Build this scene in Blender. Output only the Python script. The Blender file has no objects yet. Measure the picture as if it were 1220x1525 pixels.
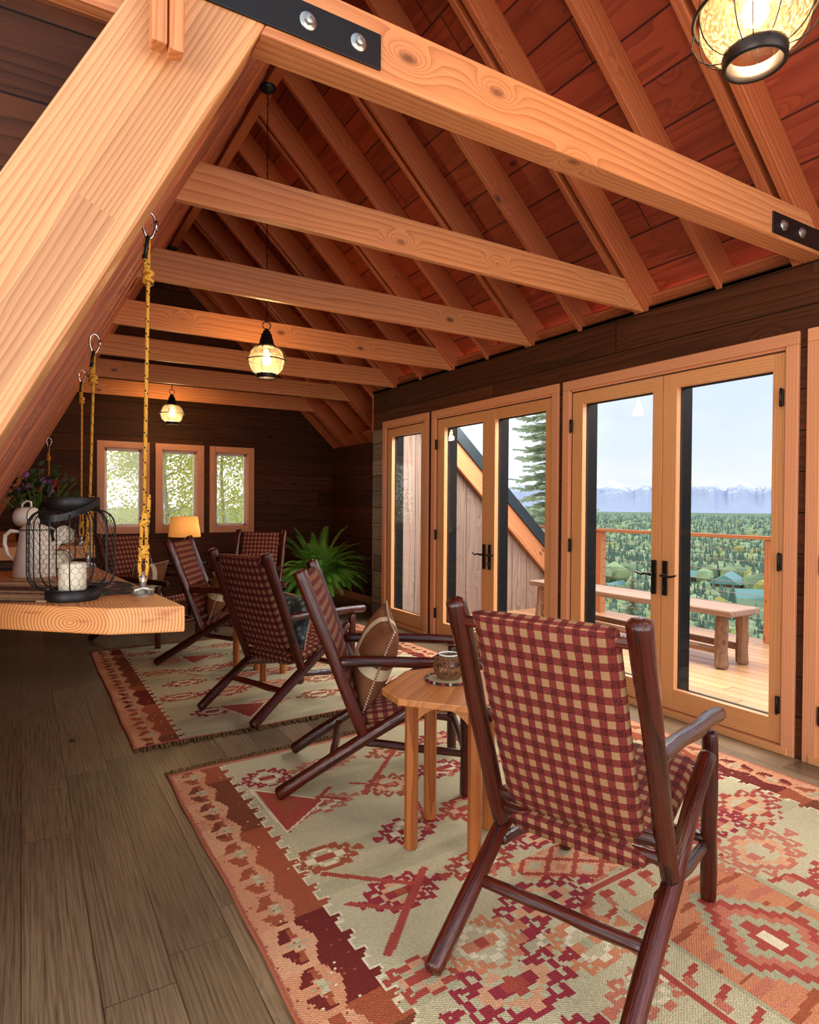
import bpy, bmesh, math, random
import numpy as np
from mathutils import Vector, Matrix, Quaternion
from mathutils import noise as mnoise
S = bpy.context.scene
COL = S.collection
R = math.radians
PI = math.pi

# ------------------------------------------------------------------ camera
FPX = 955.6
EYE = 1.44
YAW, PITCH, ROLL = R(31.18), R(.68), R(.43)
cy, sy, cp, sp = math.cos(YAW), math.sin(YAW), math.cos(PITCH), math.sin(PITCH)
FWD = Vector((sy*cp, cy*cp, -sp)); RT = Vector((cy, -sy, 0)); UP = RT.cross(FWD)
cr, sr = math.cos(ROLL), math.sin(ROLL)
RT, UP = cr*RT+sr*UP, -sr*RT+cr*UP
CAM = Vector((0, 0, EYE))
cd = bpy.data.cameras.new('camera'); cam = bpy.data.objects.new('camera', cd); COL.objects.link(cam)
cd.sensor_fit = 'HORIZONTAL'; cd.sensor_width = 36; cd.lens = 36*FPX/1220; cd.clip_end = 30000; cd.clip_start = .02
M = Matrix((RT, UP, -FWD)).transposed().to_4x4(); M.translation = CAM
cam.matrix_world = M
S.camera = cam
def at(x, y, ax, v):
    """point of the line of sight through a photo pixel where coordinate ax equals v"""
    d = FWD*FPX + RT*(x-610) - UP*(y-762.5)
    return CAM + d*((v-CAM[ax])/d[ax])

# ------------------------------------------------------------------ view + light
S.view_settings.view_transform = 'Standard'
S.view_settings.look = 'None'
S.view_settings.exposure = 0.0
S.view_settings.gamma = 1.0
S.view_settings.use_curve_mapping = False
WORLD_STRENGTH = 1.27

def lin(c):
    return tuple(((v/255)/12.92 if v <= 10 else ((v/255+.055)/1.055)**2.4) for v in c)

class NT:
    """small helper for building node trees"""
    def __init__(s, nt): s.nt = nt; s.n = nt.nodes; s.l = nt.links
    def node(s, t, **kw):
        n = s.n.new(t)
        for k, v in kw.items(): setattr(n, k, v)
        return n
    def put(s, sock, v):
        if v is None: return
        if hasattr(v, 'is_linked') or hasattr(v, 'links'): s.l.new(v, sock)
        else:
            if sock.type == 'RGBA' and len(v) == 3: v = (*v, 1)
            sock.default_value = v
    def math(s, op, a, b=None, c=None, clamp=False):
        n = s.node('ShaderNodeMath', operation=op, use_clamp=clamp)
        s.put(n.inputs[0], a); s.put(n.inputs[1], b); s.put(n.inputs[2], c)
        return n.outputs[0]
    def comb(s, x, y, z):
        n = s.node('ShaderNodeCombineXYZ')
        for i, v in enumerate((x, y, z)): s.put(n.inputs[i], v)
        return n.outputs[0]
    def sep(s, v):
        n = s.node('ShaderNodeSeparateXYZ'); s.put(n.inputs[0], v); return n.outputs
    def noise(s, vec, scale=1, detail=2, rough=.5, out=0):
        n = s.node('ShaderNodeTexNoise'); s.put(n.inputs['Vector'], vec)
        n.inputs['Scale'].default_value = scale; n.inputs['Detail'].default_value = detail; n.inputs['Roughness'].default_value = rough
        return n.outputs[out]
    def white(s, vec):
        n = s.node('ShaderNodeTexWhiteNoise', noise_dimensions='3D'); s.put(n.inputs['Vector'], vec); return n.outputs['Value']
    def mix(s, f, a, b, blend='MIX'):
        n = s.node('ShaderNodeMix', data_type='RGBA', blend_type=blend)
        s.put(n.inputs[0], f); s.put(n.inputs[6], a); s.put(n.inputs[7], b); return n.outputs[2]
    def ramp(s, f, stops, interp='LINEAR'):
        n = s.node('ShaderNodeValToRGB'); e = n.color_ramp.elements; n.color_ramp.interpolation = interp
        while len(e) < len(stops): e.new(.5)
        for i, (p, c) in enumerate(stops): e[i].position = p; e[i].color = (*c, 1) if len(c) == 3 else c
        s.put(n.inputs[0], f); return n.outputs[0]
    def mr(s, v, a, b, c=0, d=1):
        n = s.node('ShaderNodeMapRange'); s.put(n.inputs[0], v)
        for i, q in enumerate((a, b, c, d)): n.inputs[1+i].default_value = q
        return n.outputs[0]
    def bump(s, h, strength=.3, dist=.01):
        n = s.node('ShaderNodeBump'); s.put(n.inputs['Height'], h); n.inputs['Strength'].default_value = strength; n.inputs['Distance'].default_value = dist
        return n.outputs[0]

w = bpy.data.worlds.new('sky'); S.world = w; w.use_nodes = True
t = NT(w.node_tree); w.node_tree.nodes.clear()
tc = t.node('ShaderNodeTexCoord').outputs['Generated']
x_, y_, z_ = t.sep(tc)
grad = t.ramp(z_, [(0, lin((222, 228, 242))), (.10, lin((212, 226, 248))), (.35, lin((196, 218, 248))), (1, lin((172, 200, 242)))])
cl = t.noise(t.comb(t.math('MULTIPLY', x_, 1.6), t.math('MULTIPLY', y_, 1.6), t.math('MULTIPLY', z_, 5)), 1.6, 5, .55)
north = t.mr(t.math('SUBTRACT', y_, x_), -.1, .9)     # brighter overcast towards the back wall
clm = t.mr(cl, .42, .68)
skyc = t.mix(t.math('MULTIPLY', clm, .7), grad, lin((240, 242, 250)))
skyc = t.mix(north, skyc, (1.6, 1.6, 1.6, 1))
bg = t.node('ShaderNodeBackground'); t.put(bg.inputs[0], skyc); bg.inputs[1].default_value = WORLD_STRENGTH
t.l.new(bg.outputs[0], t.node('ShaderNodeOutputWorld').inputs[0])

def area(name, loc, target, sx, sy_, power, col):
    d = bpy.data.lights.new(name, 'AREA'); d.shape = 'RECTANGLE'; d.size = sx; d.size_y = sy_; d.energy = power; d.color = col
    o = bpy.data.objects.new(name, d); COL.objects.link(o); o.location = loc
    o.rotation_euler = (Vector(target)-Vector(loc)).to_track_quat('-Z', 'Y').to_euler()
    return o
# added fill lamps, standing in for unseen windows and for stronger door daylight
area('gable_fill_light', (1.6, -2.6, 2.0), (1.5, 4.5, 1.9), 3.6, 3.0, 108, (1.0, .92, .82))  # added fill from behind the camera, no glazing built there
area('porch_fill_light', (5.2, 4.3, 3.3), (1.8, 4.4, .4), 4.5, 1.6, 430, (1.0, .97, .93))  # added lamp on top of the sky's own daylight through the doors
area('side_fill_light', (-2.2, -.6, 1.6), (1.2, 2.6, 1.6), 2.2, 1.6, 85, (1.0, .93, .85))  # added fill from the left, no window built there

sd = bpy.data.lights.new('hazy_sun', 'SUN'); sd.energy = 1.5; sd.angle = R(24); sd.color = (1, .95, .88)
so = bpy.data.objects.new('hazy_sun', sd); COL.objects.link(so); so.rotation_euler = Vector((-.62, .50, -.75)).to_track_quat('-Z', 'Y').to_euler()

# ------------------------------------------------------------------ materials
MATS = {}
def newmat(name, rough=.6, metal=0, spec=None):
    m = bpy.data.materials.new(name); m.use_nodes = True
    nt = NT(m.node_tree); p = m.node_tree.nodes['Principled BSDF']
    p.inputs['Roughness'].default_value = rough; p.inputs['Metallic'].default_value = metal
    if spec is not None: p.inputs['Specular IOR Level'].default_value = spec
    MATS[name] = m
    return m, nt, p
def plain(name, c, rough=.6, metal=0, var=.12, scale=30, bump=0, spec=None):
    m, t, p = newmat(name, rough, metal, spec)
    co = t.node('ShaderNodeTexCoord').outputs['Object']
    n = t.noise(co, scale, 3)
    c = lin(c)
    t.put(p.inputs['Base Color'], t.mix(n, tuple(v*(1-var) for v in c), tuple(min(1, v*(1+var)) for v in c)))
    if bump: t.put(p.inputs['Normal'], t.bump(n, bump, .004))
    return m
def wood(name, light, dark, axes='XYZ', freq=38, amp=1.5, knots=.6, rough=.45, plank=None, plen=2.4, contrast=1.0, varc=.25, seam=.006, bump=.15, lam=None, kscale=1.0, spec=None, fibre=.35, kcol=None, warpL=.9):
    """board wood; axes = (length, across, thickness) of object space; plank = board width"""
    m, t, p = newmat(name, rough, 0, spec)
    co = t.node('ShaderNodeTexCoord').outputs['Object']
    s = t.sep(co); idx = {'X': 0, 'Y': 1, 'Z': 2}
    L, A, B = (s[idx[a]] for a in axes)
    orand = t.math('MULTIPLY', t.node('ShaderNodeObjectInfo').outputs['Random'], 31.7)
    seamf = None
    if plank or lam:
        wdt = plank or lam
        q = t.math('DIVIDE', A, wdt); i1 = t.math('FLOOR', q); fr = t.math('FRACT', q)
        r1 = t.white(t.comb(i1, 3.3, orand))
        L2 = t.math('ADD', L, t.math('MULTIPLY', r1, 17.3))
        q2 = t.math('DIVIDE', L2, plen); i2 = t.math('FLOOR', q2); fr2 = t.math('FRACT', q2)
        r2 = t.white(t.comb(i1, i2, orand))
        if plank:
            e1 = t.math('MULTIPLY', t.math('MINIMUM', fr, t.math('SUBTRACT', 1, fr)), wdt)
            e2 = t.math('MULTIPLY', t.math('MINIMUM', fr2, t.math('SUBTRACT', 1, fr2)), plen)
            seamf = t.mr(t.math('MINIMUM', e1, e2), seam*.3, seam)
        L = t.math('ADD', L2, t.math('MULTIPLY', r2, 9.1))
        B = t.math('ADD', B, t.math('MULTIPLY', r2, 5.7))
    else:
        r2 = t.math('FRACT', orand)
        L = t.math('ADD', L, orand); B = t.math('ADD', B, orand)
    v = t.comb(t.math('MULTIPLY', L, warpL*.5), t.math('MULTIPLY', A, 5), t.math('MULTIPLY', B, 5))
    n1 = t.noise(v, 1, 2)
    kn = None
    g = t.math('ADD', t.math('MULTIPLY', t.math('ADD', A, t.math('MULTIPLY', B, .7)), freq), t.math('MULTIPLY', n1, amp*4.2))
    if knots > 0:
        kv = t.comb(t.math('MULTIPLY', L, 2.6*kscale), t.math('MULTIPLY', A, 5*kscale), t.math('MULTIPLY', B, 5*kscale))
        vo = t.node('ShaderNodeTexVoronoi'); t.put(vo.inputs['Vector'], kv); vo.inputs['Scale'].default_value = 1
        d = vo.outputs['Distance']
        gate = t.math('LESS_THAN', t.sep(vo.outputs['Color'])[0], knots)
        kk = t.math('MULTIPLY', t.math('POWER', 2.718, t.math('MULTIPLY', t.math('MULTIPLY', d, d), -22)), gate)
        g = t.math('ADD', g, t.math('MULTIPLY', kk, 5.5))
        kn = t.math('MULTIPLY', t.mr(d, .13, .05), gate)
    ring = t.math('FRACT', g)
    ringm = t.math('POWER', ring, 2.2)
    fine = t.noise(t.comb(t.math('MULTIPLY', L, 5), t.math('MULTIPLY', A, 170), t.math('MULTIPLY', B, 170)), 1, 3)
    f = t.math('ADD', t.math('MULTIPLY', ringm, .62*contrast), t.math('MULTIPLY', t.math('SUBTRACT', fine, .42), fibre*2))
    col = t.mix(t.math('MINIMUM', t.math('MAXIMUM', f, 0), 1), lin(light), lin(dark))
    big = t.noise(v, .45, 2)
    var = t.math('ADD', t.math('MULTIPLY', t.math('SUBTRACT', r2, .5), varc*2), t.math('MULTIPLY', t.math('SUBTRACT', big, .5), varc))
    hs = t.node('ShaderNodeHueSaturation'); t.put(hs.inputs['Color'], col); t.put(hs.inputs['Value'], t.math('ADD', 1, var))
    col = hs.outputs[0]
    if kn is not None:
        col = t.mix(t.math('MULTIPLY', kn, .85), col, lin(kcol or tuple(v*.55 for v in dark)))
    if seamf is not None:
        col = t.mix(seamf, tuple(v*.16 for v in lin(dark)), col)
    t.put(p.inputs['Base Color'], col)
    h = t.math('SUBTRACT', 1, f)
    if seamf is not None: h = t.math('ADD', h, t.math('MULTIPLY', seamf, 3))
    t.put(p.inputs['Normal'], t.bump(h, bump, .004))
    return m

W_BEAM = wood('fir_beam', (218, 144, 90), (168, 88, 46), knots=.42, freq=40, amp=1.2, rough=.5, varc=.12)
W_GLU = wood('fir_glulam', (240, 184, 128), (200, 126, 74), lam=.115, plen=1.7, knots=.3, freq=40, amp=1.5, rough=.5, varc=.13, bump=.08, warpL=.7)
W_RAFT = wood('fir_rafter', (190, 104, 60), (142, 64, 34), knots=.25, freq=42, amp=1.2, rough=.5, varc=.16)
W_CEIL = wood('cedar_ceiling', (160, 68, 38), (112, 38, 20), axes='YXZ', plank=.19, plen=2.1, knots=.4, freq=22, rough=.6, varc=.25, kscale=1)
W_TRIM = wood('fir_trim', (226, 156, 112), (196, 118, 76), knots=0, freq=60, amp=.8, rough=.42, varc=.07, bump=.05, contrast=.8)
W_DOOR = wood('fir_door', (222, 158, 102), (186, 112, 62), knots=0, freq=55, amp=1.2, rough=.38, varc=.07, bump=.05, contrast=.8)
W_DARKY = wood('stained_wall_y', (88, 48, 25), (40, 20, 11), axes='YZX', plank=.235, plen=3.1, knots=.5, freq=16, amp=1.5, rough=.6, spec=.18, varc=.3, seam=.005, bump=.3)
W_DARKX = wood('stained_wall_x', (84, 45, 23), (38, 19, 10), axes='XZY', plank=.235, plen=3.1, knots=.5, freq=16, amp=1.5, rough=.6, spec=.18, varc=.3, seam=.005, bump=.3)
W_GREYV = wood('weathered_wall', (150, 124, 106), (98, 74, 60), axes='ZXY', plank=.27, plen=30, knots=.4, freq=14, rough=.7, varc=.25, seam=.006, bump=.3)
W_GREYB = wood('weathered_board', (140, 118, 98), (66, 50, 40), axes='YZX', plank=.2, plen=3, knots=.5, freq=16, rough=.55, varc=.35, seam=.006, bump=.5)
W_FLOOR = wood('plank_floor', (136, 115, 88), (64, 49, 35), axes='YXZ', plank=.20, plen=1.8, knots=.25, freq=48, amp=1.3, rough=.3, contrast=.55, varc=.3, seam=.0018, bump=.15, fibre=.95, kscale=.9)
W_DECK = wood('cedar_deck', (214, 160, 112), (168, 112, 74), axes='YXZ', plank=.14, plen=3.2, knots=.3, freq=30, rough=.4, varc=.15, seam=.006, bump=.2)
W_LOG = wood('mahogany_log', (84, 26, 13), (22, 7, 4), axes='ZXY', knots=.25, freq=14, amp=1.6, rough=.2, varc=.35, bump=.5, spec=.6, fibre=.8)
W_TABLE = wood('honey_table', (186, 108, 50), (118, 56, 22), axes='ZXY', knots=.2, freq=30, rough=.35, varc=.15, bump=.08)
W_TTOP = wood('honey_table_top', (198, 128, 70), (146, 84, 40), axes='XYZ', knots=.3, freq=22, rough=.3, varc=.1, bump=.08)
W_BENCH = wood('grey_bench', (160, 128, 106), (96, 68, 52), axes='YXZ', knots=.3, freq=20, rough=.5, varc=.2, bump=.4)
W_BLEG = wood('bench_log', (170, 130, 98), (92, 60, 42), axes='ZXY', knots=.7, freq=9, rough=.7, varc=.25, bump=.6, kscale=1.4)
BLACK = plain('black_metal', (26, 24, 24), .45, .3)
BRONZE = plain('dark_bronze', (50, 42, 38), .35, .7)
STEEL = plain('galvanised', (190, 188, 180), .3, .9, bump=.2)
CHROME = plain('polished_steel', (215, 215, 215), .15, 1)
ENAMEL = plain('cream_enamel', (246, 236, 218), .22, var=.04, spec=.6)
WAX = plain('cream_wax', (238, 225, 200), .45, var=.05, scale=8)
LINEN = None
TERRA = plain('basket', (120, 72, 46), .8, bump=.5)
SUEDE_C = None
WHITEF = plain('white_sash', (232, 226, 215), .4, var=.03)
ROOFM = plain('dark_metal_roof', (48, 58, 62), .4, .4)
GASKET = plain('black_cladding', (12, 10, 10), .75, spec=.15)

def m_rope():
    m, t, p = newmat('gold_rope', .6)
    s = t.sep(t.node('ShaderNodeUVMap').outputs[0])
    # uv in metres along (y) and turn fraction (x)
    k = t.math('FRACT', t.math('ADD', t.math('MULTIPLY', s[1], 22), s[0]))
    k2 = t.math('FRACT', t.math('SUBTRACT', t.math('MULTIPLY', s[1], 60), t.math('MULTIPLY', s[0], 2)))
    fleck = t.math('MULTIPLY', t.math('LESS_THAN', k, .17), t.math('LESS_THAN', k2, .55))
    n = t.noise(t.node('ShaderNodeTexCoord').outputs['Object'], 120, 2)
    base = t.mix(n, lin((205, 138, 30)), lin((242, 182, 70)))
    t.put(p.inputs['Base Color'], t.mix(fleck, base, lin((28, 22, 20))))
    w1 = t.math('SINE', t.math('ADD', t.math('MULTIPLY', s[1], 900), t.math('MULTIPLY', s[0], 12.56)))
    t.put(p.inputs['Normal'], t.bump(w1, .4, .002))
    return m
ROPE = m_rope()

def m_plaid(name='red_gingham', pu=.046, pv=.052):
    m, t, p = newmat(name, .85, 0, .2)
    s = t.sep(t.node('ShaderNodeUVMap').outputs[0])
    obj = t.node('ShaderNodeTexCoord').outputs['Object']
    wob = t.math('MULTIPLY', t.math('SUBTRACT', t.noise(obj, 9, 2), .5), .007)
    a = t.math('LESS_THAN', t.math('FRACT', t.math('DIVIDE', t.math('ADD', s[0], wob), pu)), .5)
    b = t.math('LESS_THAN', t.math('FRACT', t.math('DIVIDE', t.math('ADD', s[1], wob), pv)), .5)
    k = t.math('DIVIDE', t.math('ADD', a, b), 2)
    yarn = t.math('MULTIPLY', t.math('SINE', t.math('MULTIPLY', s[0], 2600)), t.math('SINE', t.math('MULTIPLY', s[1], 2600)))
    n = t.noise(obj, 260, 2)
    col = t.ramp(k, [(0, lin((160, 124, 86))), (.3, lin((160, 124, 86))), (.45, lin((114, 34, 36))), (.6, lin((114, 34, 36))), (.8, lin((74, 2, 13)))], 'CONSTANT')
    col = t.mix(t.math('MULTIPLY', t.mr(n, .35, .7), .16), col, lin((190, 130, 96)))
    t.put(p.inputs['Base Color'], col)
    t.put(p.inputs['Normal'], t.bump(t.math('ADD', n, t.math('MULTIPLY', yarn, .3)), .35, .003))
    return m
PLAID = m_plaid()

def m_suede():
    m, t, p = newmat('brown_suede_cream_cross', .8, 0, .25)
    obj = t.node('ShaderNodeTexCoord').outputs['Object']; s = t.sep(obj)
    n = t.noise(obj, 12, 4)
    a = t.math('LESS_THAN', t.math('ABSOLUTE', s[0]), .03)
    b = t.math('LESS_THAN', t.math('ABSOLUTE', t.math('ADD', s[1], .02)), .03)
    k = t.math('MAXIMUM', a, b)
    t.put(p.inputs['Base Color'], t.mix(k, t.mix(n, lin((96, 56, 34)), lin((146, 92, 58))), lin((214, 196, 158))))
    t.put(p.inputs['Normal'], t.bump(n, .5, .01))
    return m
SUEDE = m_suede()
def m_pattern():
    m, t, p = newmat('patterned_pillow', .8)
    obj = t.node('ShaderNodeTexCoord').outputs['Object']
    vo = t.node('ShaderNodeTexVoronoi'); t.put(vo.inputs['Vector'], obj); vo.inputs['Scale'].default_value = 22
    t.put(p.inputs['Base Color'], t.ramp(vo.outputs['Distance'], [(0, lin((190, 180, 150))), (.35, lin((70, 92, 96))), (.7, lin((42, 46, 44)))]))
    return m
PILPAT = m_pattern()
def m_cord():
    m, t, p = newmat('twisted_cord', .7)
    s = t.sep(t.node('ShaderNodeUVMap').outputs[0])
    k = t.math('LESS_THAN', t.math('FRACT', t.math('ADD', t.math('MULTIPLY', s[1], 70), s[0])), .5)
    t.put(p.inputs['Base Color'], t.mix(k, lin((120, 60, 40)), lin((220, 195, 165))))
    return m
CORD = m_cord()

def m_glass(name, tint=(1, 1, 1), rough=0.0, seeded=False, milk=0):
    m = bpy.data.materials.new(name); m.use_nodes = True; nt = m.node_tree; nt.nodes.clear(); t = NT(nt)
    tr = t.node('ShaderNodeBsdfTransparent'); tr.inputs[0].default_value = (*tint, 1)
    gl = t.node('ShaderNodeBsdfGlossy'); gl.inputs['Roughness'].default_value = rough
    fr = t.node('ShaderNodeLayerWeight'); fr.inputs[0].default_value = .5
    if seeded:
        n = t.noise(t.node('ShaderNodeTexCoord').outputs['Object'], 220, 2)
        b = t.bump(n, .5, .004); t.put(gl.inputs['Normal'], b); t.put(fr.inputs['Normal'], b)
    mx = t.node('ShaderNodeMixShader'); t.put(mx.inputs[0], t.math('ADD', .03, t.math('MULTIPLY', t.math('POWER', fr.outputs['Facing'], 5), .6), clamp=True))
    t.l.new(tr.outputs[0], mx.inputs[1]); t.l.new(gl.outputs[0], mx.inputs[2])
    out = mx
    if milk:
        tl = t.node('ShaderNodeBsdfTranslucent'); tl.inputs[0].default_value = (1, .8, .5, 1); out = t.node('ShaderNodeMixShader')
        sp = t.noise(t.node('ShaderNodeTexCoord').outputs['Object'], 130, 1)
        t.put(out.inputs[0], t.math('MULTIPLY', t.mr(sp, .45, .72, .35, 2.2), milk)); t.l.new(mx.outputs[0], out.inputs[1]); t.l.new(tl.outputs[0], out.inputs[2])
    t.l.new(out.outputs[0], t.node('ShaderNodeOutputMaterial').inputs[0])
    return m
GLASS = m_glass('window_glass')
AMBERG = m_glass('seeded_amber_glass', (1, .87, .62), .05, True, .055)
CLEARG = m_glass('jar_glass', (.96, .98, .96), .02)
def m_emit(name, c, k):
    m = bpy.data.materials.new(name); m.use_nodes = True; p = m.node_tree.nodes['Principled BSDF']
    p.inputs['Base Color'].default_value = (*c, 1); p.inputs['Emission Color'].default_value = (*c, 1); p.inputs['Emission Strength'].default_value = k
    return m
BULB = m_emit('bulb_glow', (1, .70, .34), 70)
def m_shade():
    m, t, p = newmat('linen_shade', .9)
    obj = t.node('ShaderNodeTexCoord').outputs['Object']
    n = t.noise(t.comb(t.math('MULTIPLY', t.sep(obj)[0], 20), 0, t.math('MULTIPLY', t.sep(obj)[2], 200)), 1, 2)
    c = t.mix(n, lin((215, 170, 110)), lin((240, 205, 150)))
    t.put(p.inputs['Base Color'], c); p.inputs['Transmission Weight'].default_value = 0
    p.inputs['Subsurface Weight'].default_value = 0
    # thin fabric letting the bulb's light through
    tl = t.node('ShaderNodeBsdfTranslucent'); t.put(tl.inputs[0], c)
    mx = t.node('ShaderNodeMixShader'); mx.inputs[0].default_value = .6
    t.l.new(p.outputs[0], mx.inputs[1]); t.l.new(tl.outputs[0], mx.inputs[2])
    t.l.new(mx.outputs[0], m.node_tree.nodes['Material Output'].inputs[0])
    return m
SHADE = m_shade()
def m_leaf(name, a, b, trans=.3):
    m, t, p = newmat(name, .55)
    n = t.noise(t.node('ShaderNodeTexCoord').outputs['Object'], 6, 3)
    c = t.mix(t.mr(n, .3, .7), lin(a), lin(b)); t.put(p.inputs['Base Color'], c)
    tl = t.node('ShaderNodeBsdfTranslucent'); t.put(tl.inputs[0], c)
    mx = t.node('ShaderNodeMixShader'); mx.inputs[0].default_value = trans
    t.l.new(p.outputs[0], mx.inputs[1]); t.l.new(tl.outputs[0], mx.inputs[2])
    t.l.new(mx.outputs[0], m.node_tree.nodes['Material Output'].inputs[0])
    return m
FERN = m_leaf('fern_leaf', (92, 162, 50), (164, 214, 92))
LEAF = m_leaf('aspen_leaf', (186, 206, 100), (244, 228, 150), .6)
NEEDLE = m_leaf('spruce_needles', (200, 210, 184), (230, 234, 214), .55)
BARK = plain('bark', (120, 104, 90), .9, bump=.5)

def m_attr(name, attr='Col', rough=.9, bump=None):
    m, t, p = newmat(name, rough, 0, .15)
    a = t.node('ShaderNodeAttribute', attribute_name=attr)
    obj = t.node('ShaderNodeTexCoord').outputs['Object']
    c = a.outputs['Color']
    if bump == 'weave':
        s = t.sep(obj)
        n = t.noise(t.comb(t.math('MULTIPLY', s[0], 90), t.math('MULTIPLY', s[1], 260), 0), 1, 3)
        n2 = t.noise(obj, 2.2, 3)
        hs = t.node('ShaderNodeHueSaturation'); t.put(hs.inputs['Color'], c)
        t.put(hs.inputs['Value'], t.math('ADD', .62, t.math('ADD', t.math('MULTIPLY', n, .5), t.math('MULTIPLY', n2, .28))))
        c = hs.outputs[0]
        rows = t.math('SINE', t.math('MULTIPLY', s[1], 700)); cols = t.math('SINE', t.math('MULTIPLY', s[0], 500))
        t.put(p.inputs['Normal'], t.bump(t.math('ADD', t.math('MULTIPLY', n, 1.5), t.math('MULTIPLY', t.math('MULTIPLY', rows, cols), .35)), .7, .006))
    t.put(p.inputs['Base Color'], c)
    return m
RUGM = m_attr('kilim_wool', bump='weave')
FRINGE = plain('brown_fringe', (104, 70, 34), .9, var=.3, scale=60)
FOREST = m_attr('forest_green', rough=.8)

# ------------------------------------------------------------------ mesh helpers
def mesh_obj(name, verts, faces, mat, parent=None, smooth=False, uvs=None, mats=None, fmat=None):
    me = bpy.data.meshes.new(name); me.from_pydata([tuple(v) for v in verts], [], faces)
    if mats:
        for m_ in mats: me.materials.append(m_)
        if fmat is not None: me.polygons.foreach_set('material_index', fmat)
    else: me.materials.append(mat)
    if smooth: me.polygons.foreach_set('use_smooth', [True]*len(me.polygons))
    if uvs is not None:
        ul = me.uv_layers.new(name='UVMap')
        ul.data.foreach_set('uv', np.array(uvs, dtype=np.float32).ravel())
    me.update()
    o = bpy.data.objects.new(name, me); COL.objects.link(o)
    if parent: o.parent = parent
    return o
class MB:
    """collects shapes into one mesh"""
    def __init__(s): s.v = []; s.f = []; s.uv = []; s.mi = []; s.sm = []
    def add(s, vs, fs, uvs=None, mi=0, smooth=False):
        b = len(s.v); s.v += [Vector(v) for v in vs]
        for i, f in enumerate(fs):
            s.f.append(tuple(b+k for k in f)); s.uv.append(uvs[i] if uvs else [(0, 0)]*len(f)); s.mi.append(mi); s.sm.append(smooth)
        return s
    def box(s, a, b, bev=0, mat=None, mi=0):
        x0, y0, z0 = (min(a[i], b[i]) for i in range(3)); x1, y1, z1 = (max(a[i], b[i]) for i in range(3))
        if bev <= 0:
            vs = [(x0, y0, z0), (x1, y0, z0), (x1, y1, z0), (x0, y1, z0), (x0, y0, z1), (x1, y0, z1), (x1, y1, z1), (x0, y1, z1)]
            fs = [(0, 3, 2, 1), (4, 5, 6, 7), (0, 1, 5, 4), (1, 2, 6, 5), (2, 3, 7, 6), (3, 0, 4, 7)]
        else:
            bm = bmesh.new(); bmesh.ops.create_cube(bm, size=1)
            for v in bm.verts:
                v.co = Vector(((x0+x1)/2+v.co.x*(x1-x0), (y0+y1)/2+v.co.y*(y1-y0), (z0+z1)/2+v.co.z*(z1-z0)))
            bmesh.ops.bevel(bm, geom=bm.edges[:], offset=min(bev, .45*min(x1-x0, y1-y0, z1-z0)), segments=2, profile=.5, affect='EDGES')
            bm.verts.index_update()
            vs = [v.co.copy() for v in bm.verts]; fs = [tuple(v.index for v in f.verts) for f in bm.faces]; bm.free()
        if mat is not None: vs = [mat @ Vector(v) for v in vs]
        return s.add(vs, fs, mi=mi)
    def tube(s, pts, rad, n=8, mi=0, closed=False, dome=False, wob=0, seed=0):
        pts = [Vector(p) for p in pts]; m = len(pts)
        rad = [rad]*m if not hasattr(rad, '__len__') else list(rad)
        if dome and not closed:
            def cap(p, q, r):
                d = (p-q).normalized()
                return [(p+d*(-r*.55), r), (p+d*(-r*.2), r*.93), (p+d*(-r*.03), r*.6), (p, r*.12)]
            a = cap(pts[0], pts[1], rad[0]); b = cap(pts[-1], pts[-2], rad[-1])
            pts = [x[0] for x in reversed(a)] + pts[1:-1] + [x[0] for x in b]
            rad = [x[1] for x in reversed(a)] + rad[1:-1] + [x[1] for x in b]; m = len(pts)
        T = []
        for i in range(m):
            if closed: d = pts[(i+1) % m]-pts[i-1]
            else: d = pts[min(i+1, m-1)]-pts[max(i-1, 0)]
            T.append(d.normalized() if d.length > 1e-9 else Vector((0, 0, 1)))
        u = T[0].orthogonal().normalized(); vs = []; lens = [0]
        for i in range(m):
            if i:
                u = (u - T[i]*u.dot(T[i])); u = u.normalized() if u.length > 1e-6 else T[i].orthogonal().normalized()
                lens.append(lens[-1]+(pts[i]-pts[i-1]).length)
            b = T[i].cross(u)
            for k in range(n):
                a = 2*PI*k/n; r = rad[i]
                if wob: r *= 1+wob*(mnoise.noise(Vector((k*1.3+seed, lens[i]*4, seed*2.1))) )
                vs.append(pts[i]+(u*math.cos(a)+b*math.sin(a))*r)
        fs = []; uv = []
        for i in range(m if closed else m-1):
            j = (i+1) % m; l0 = lens[i]; l1 = lens[j] if j else lens[i]+(pts[0]-pts[-1]).length
            for k in range(n):
                k2 = (k+1) % n
                fs.append((i*n+k, i*n+k2, j*n+k2, j*n+k)); uv.append([(k/n, l0), ((k+1)/n, l0), ((k+1)/n, l1), (k/n, l1)])
        s.add(vs, fs, uv, mi, True)
        if not closed:
            b0 = len(s.v)-len(vs)
            s.f.append(tuple(b0+k for k in reversed(range(n)))); s.uv.append([(0, 0)]*n); s.mi.append(mi); s.sm.append(False)
            s.f.append(tuple(b0+(m-1)*n+k for k in range(n))); s.uv.append([(0, 0)]*n); s.mi.append(mi); s.sm.append(False)
        return s
    def lathe(s, prof, c=(0, 0, 0), n=32, mi=0, mat=None, smooth=True, a0=0, a1=2*PI):
        """prof: list of (r, z)"""
        vs = []; c = Vector(c); full = abs(a1-a0-2*PI) < 1e-6; nn = n if full else n+1
        for (r, z) in prof:
            for k in range(nn):
                a = a0+(a1-a0)*k/n; vs.append(Vector((r*math.cos(a), r*math.sin(a), z)))
        fs = []
        for i in range(len(prof)-1):
            for k in range(n):
                k2 = (k+1) % nn; fs.append((i*nn+k, i*nn+k2, (i+1)*nn+k2, (i+1)*nn+k))
        if mat is not None: vs = [mat @ v for v in vs]
        vs = [v+c for v in vs]
        return s.add(vs, fs, mi=mi, smooth=smooth)
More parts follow.
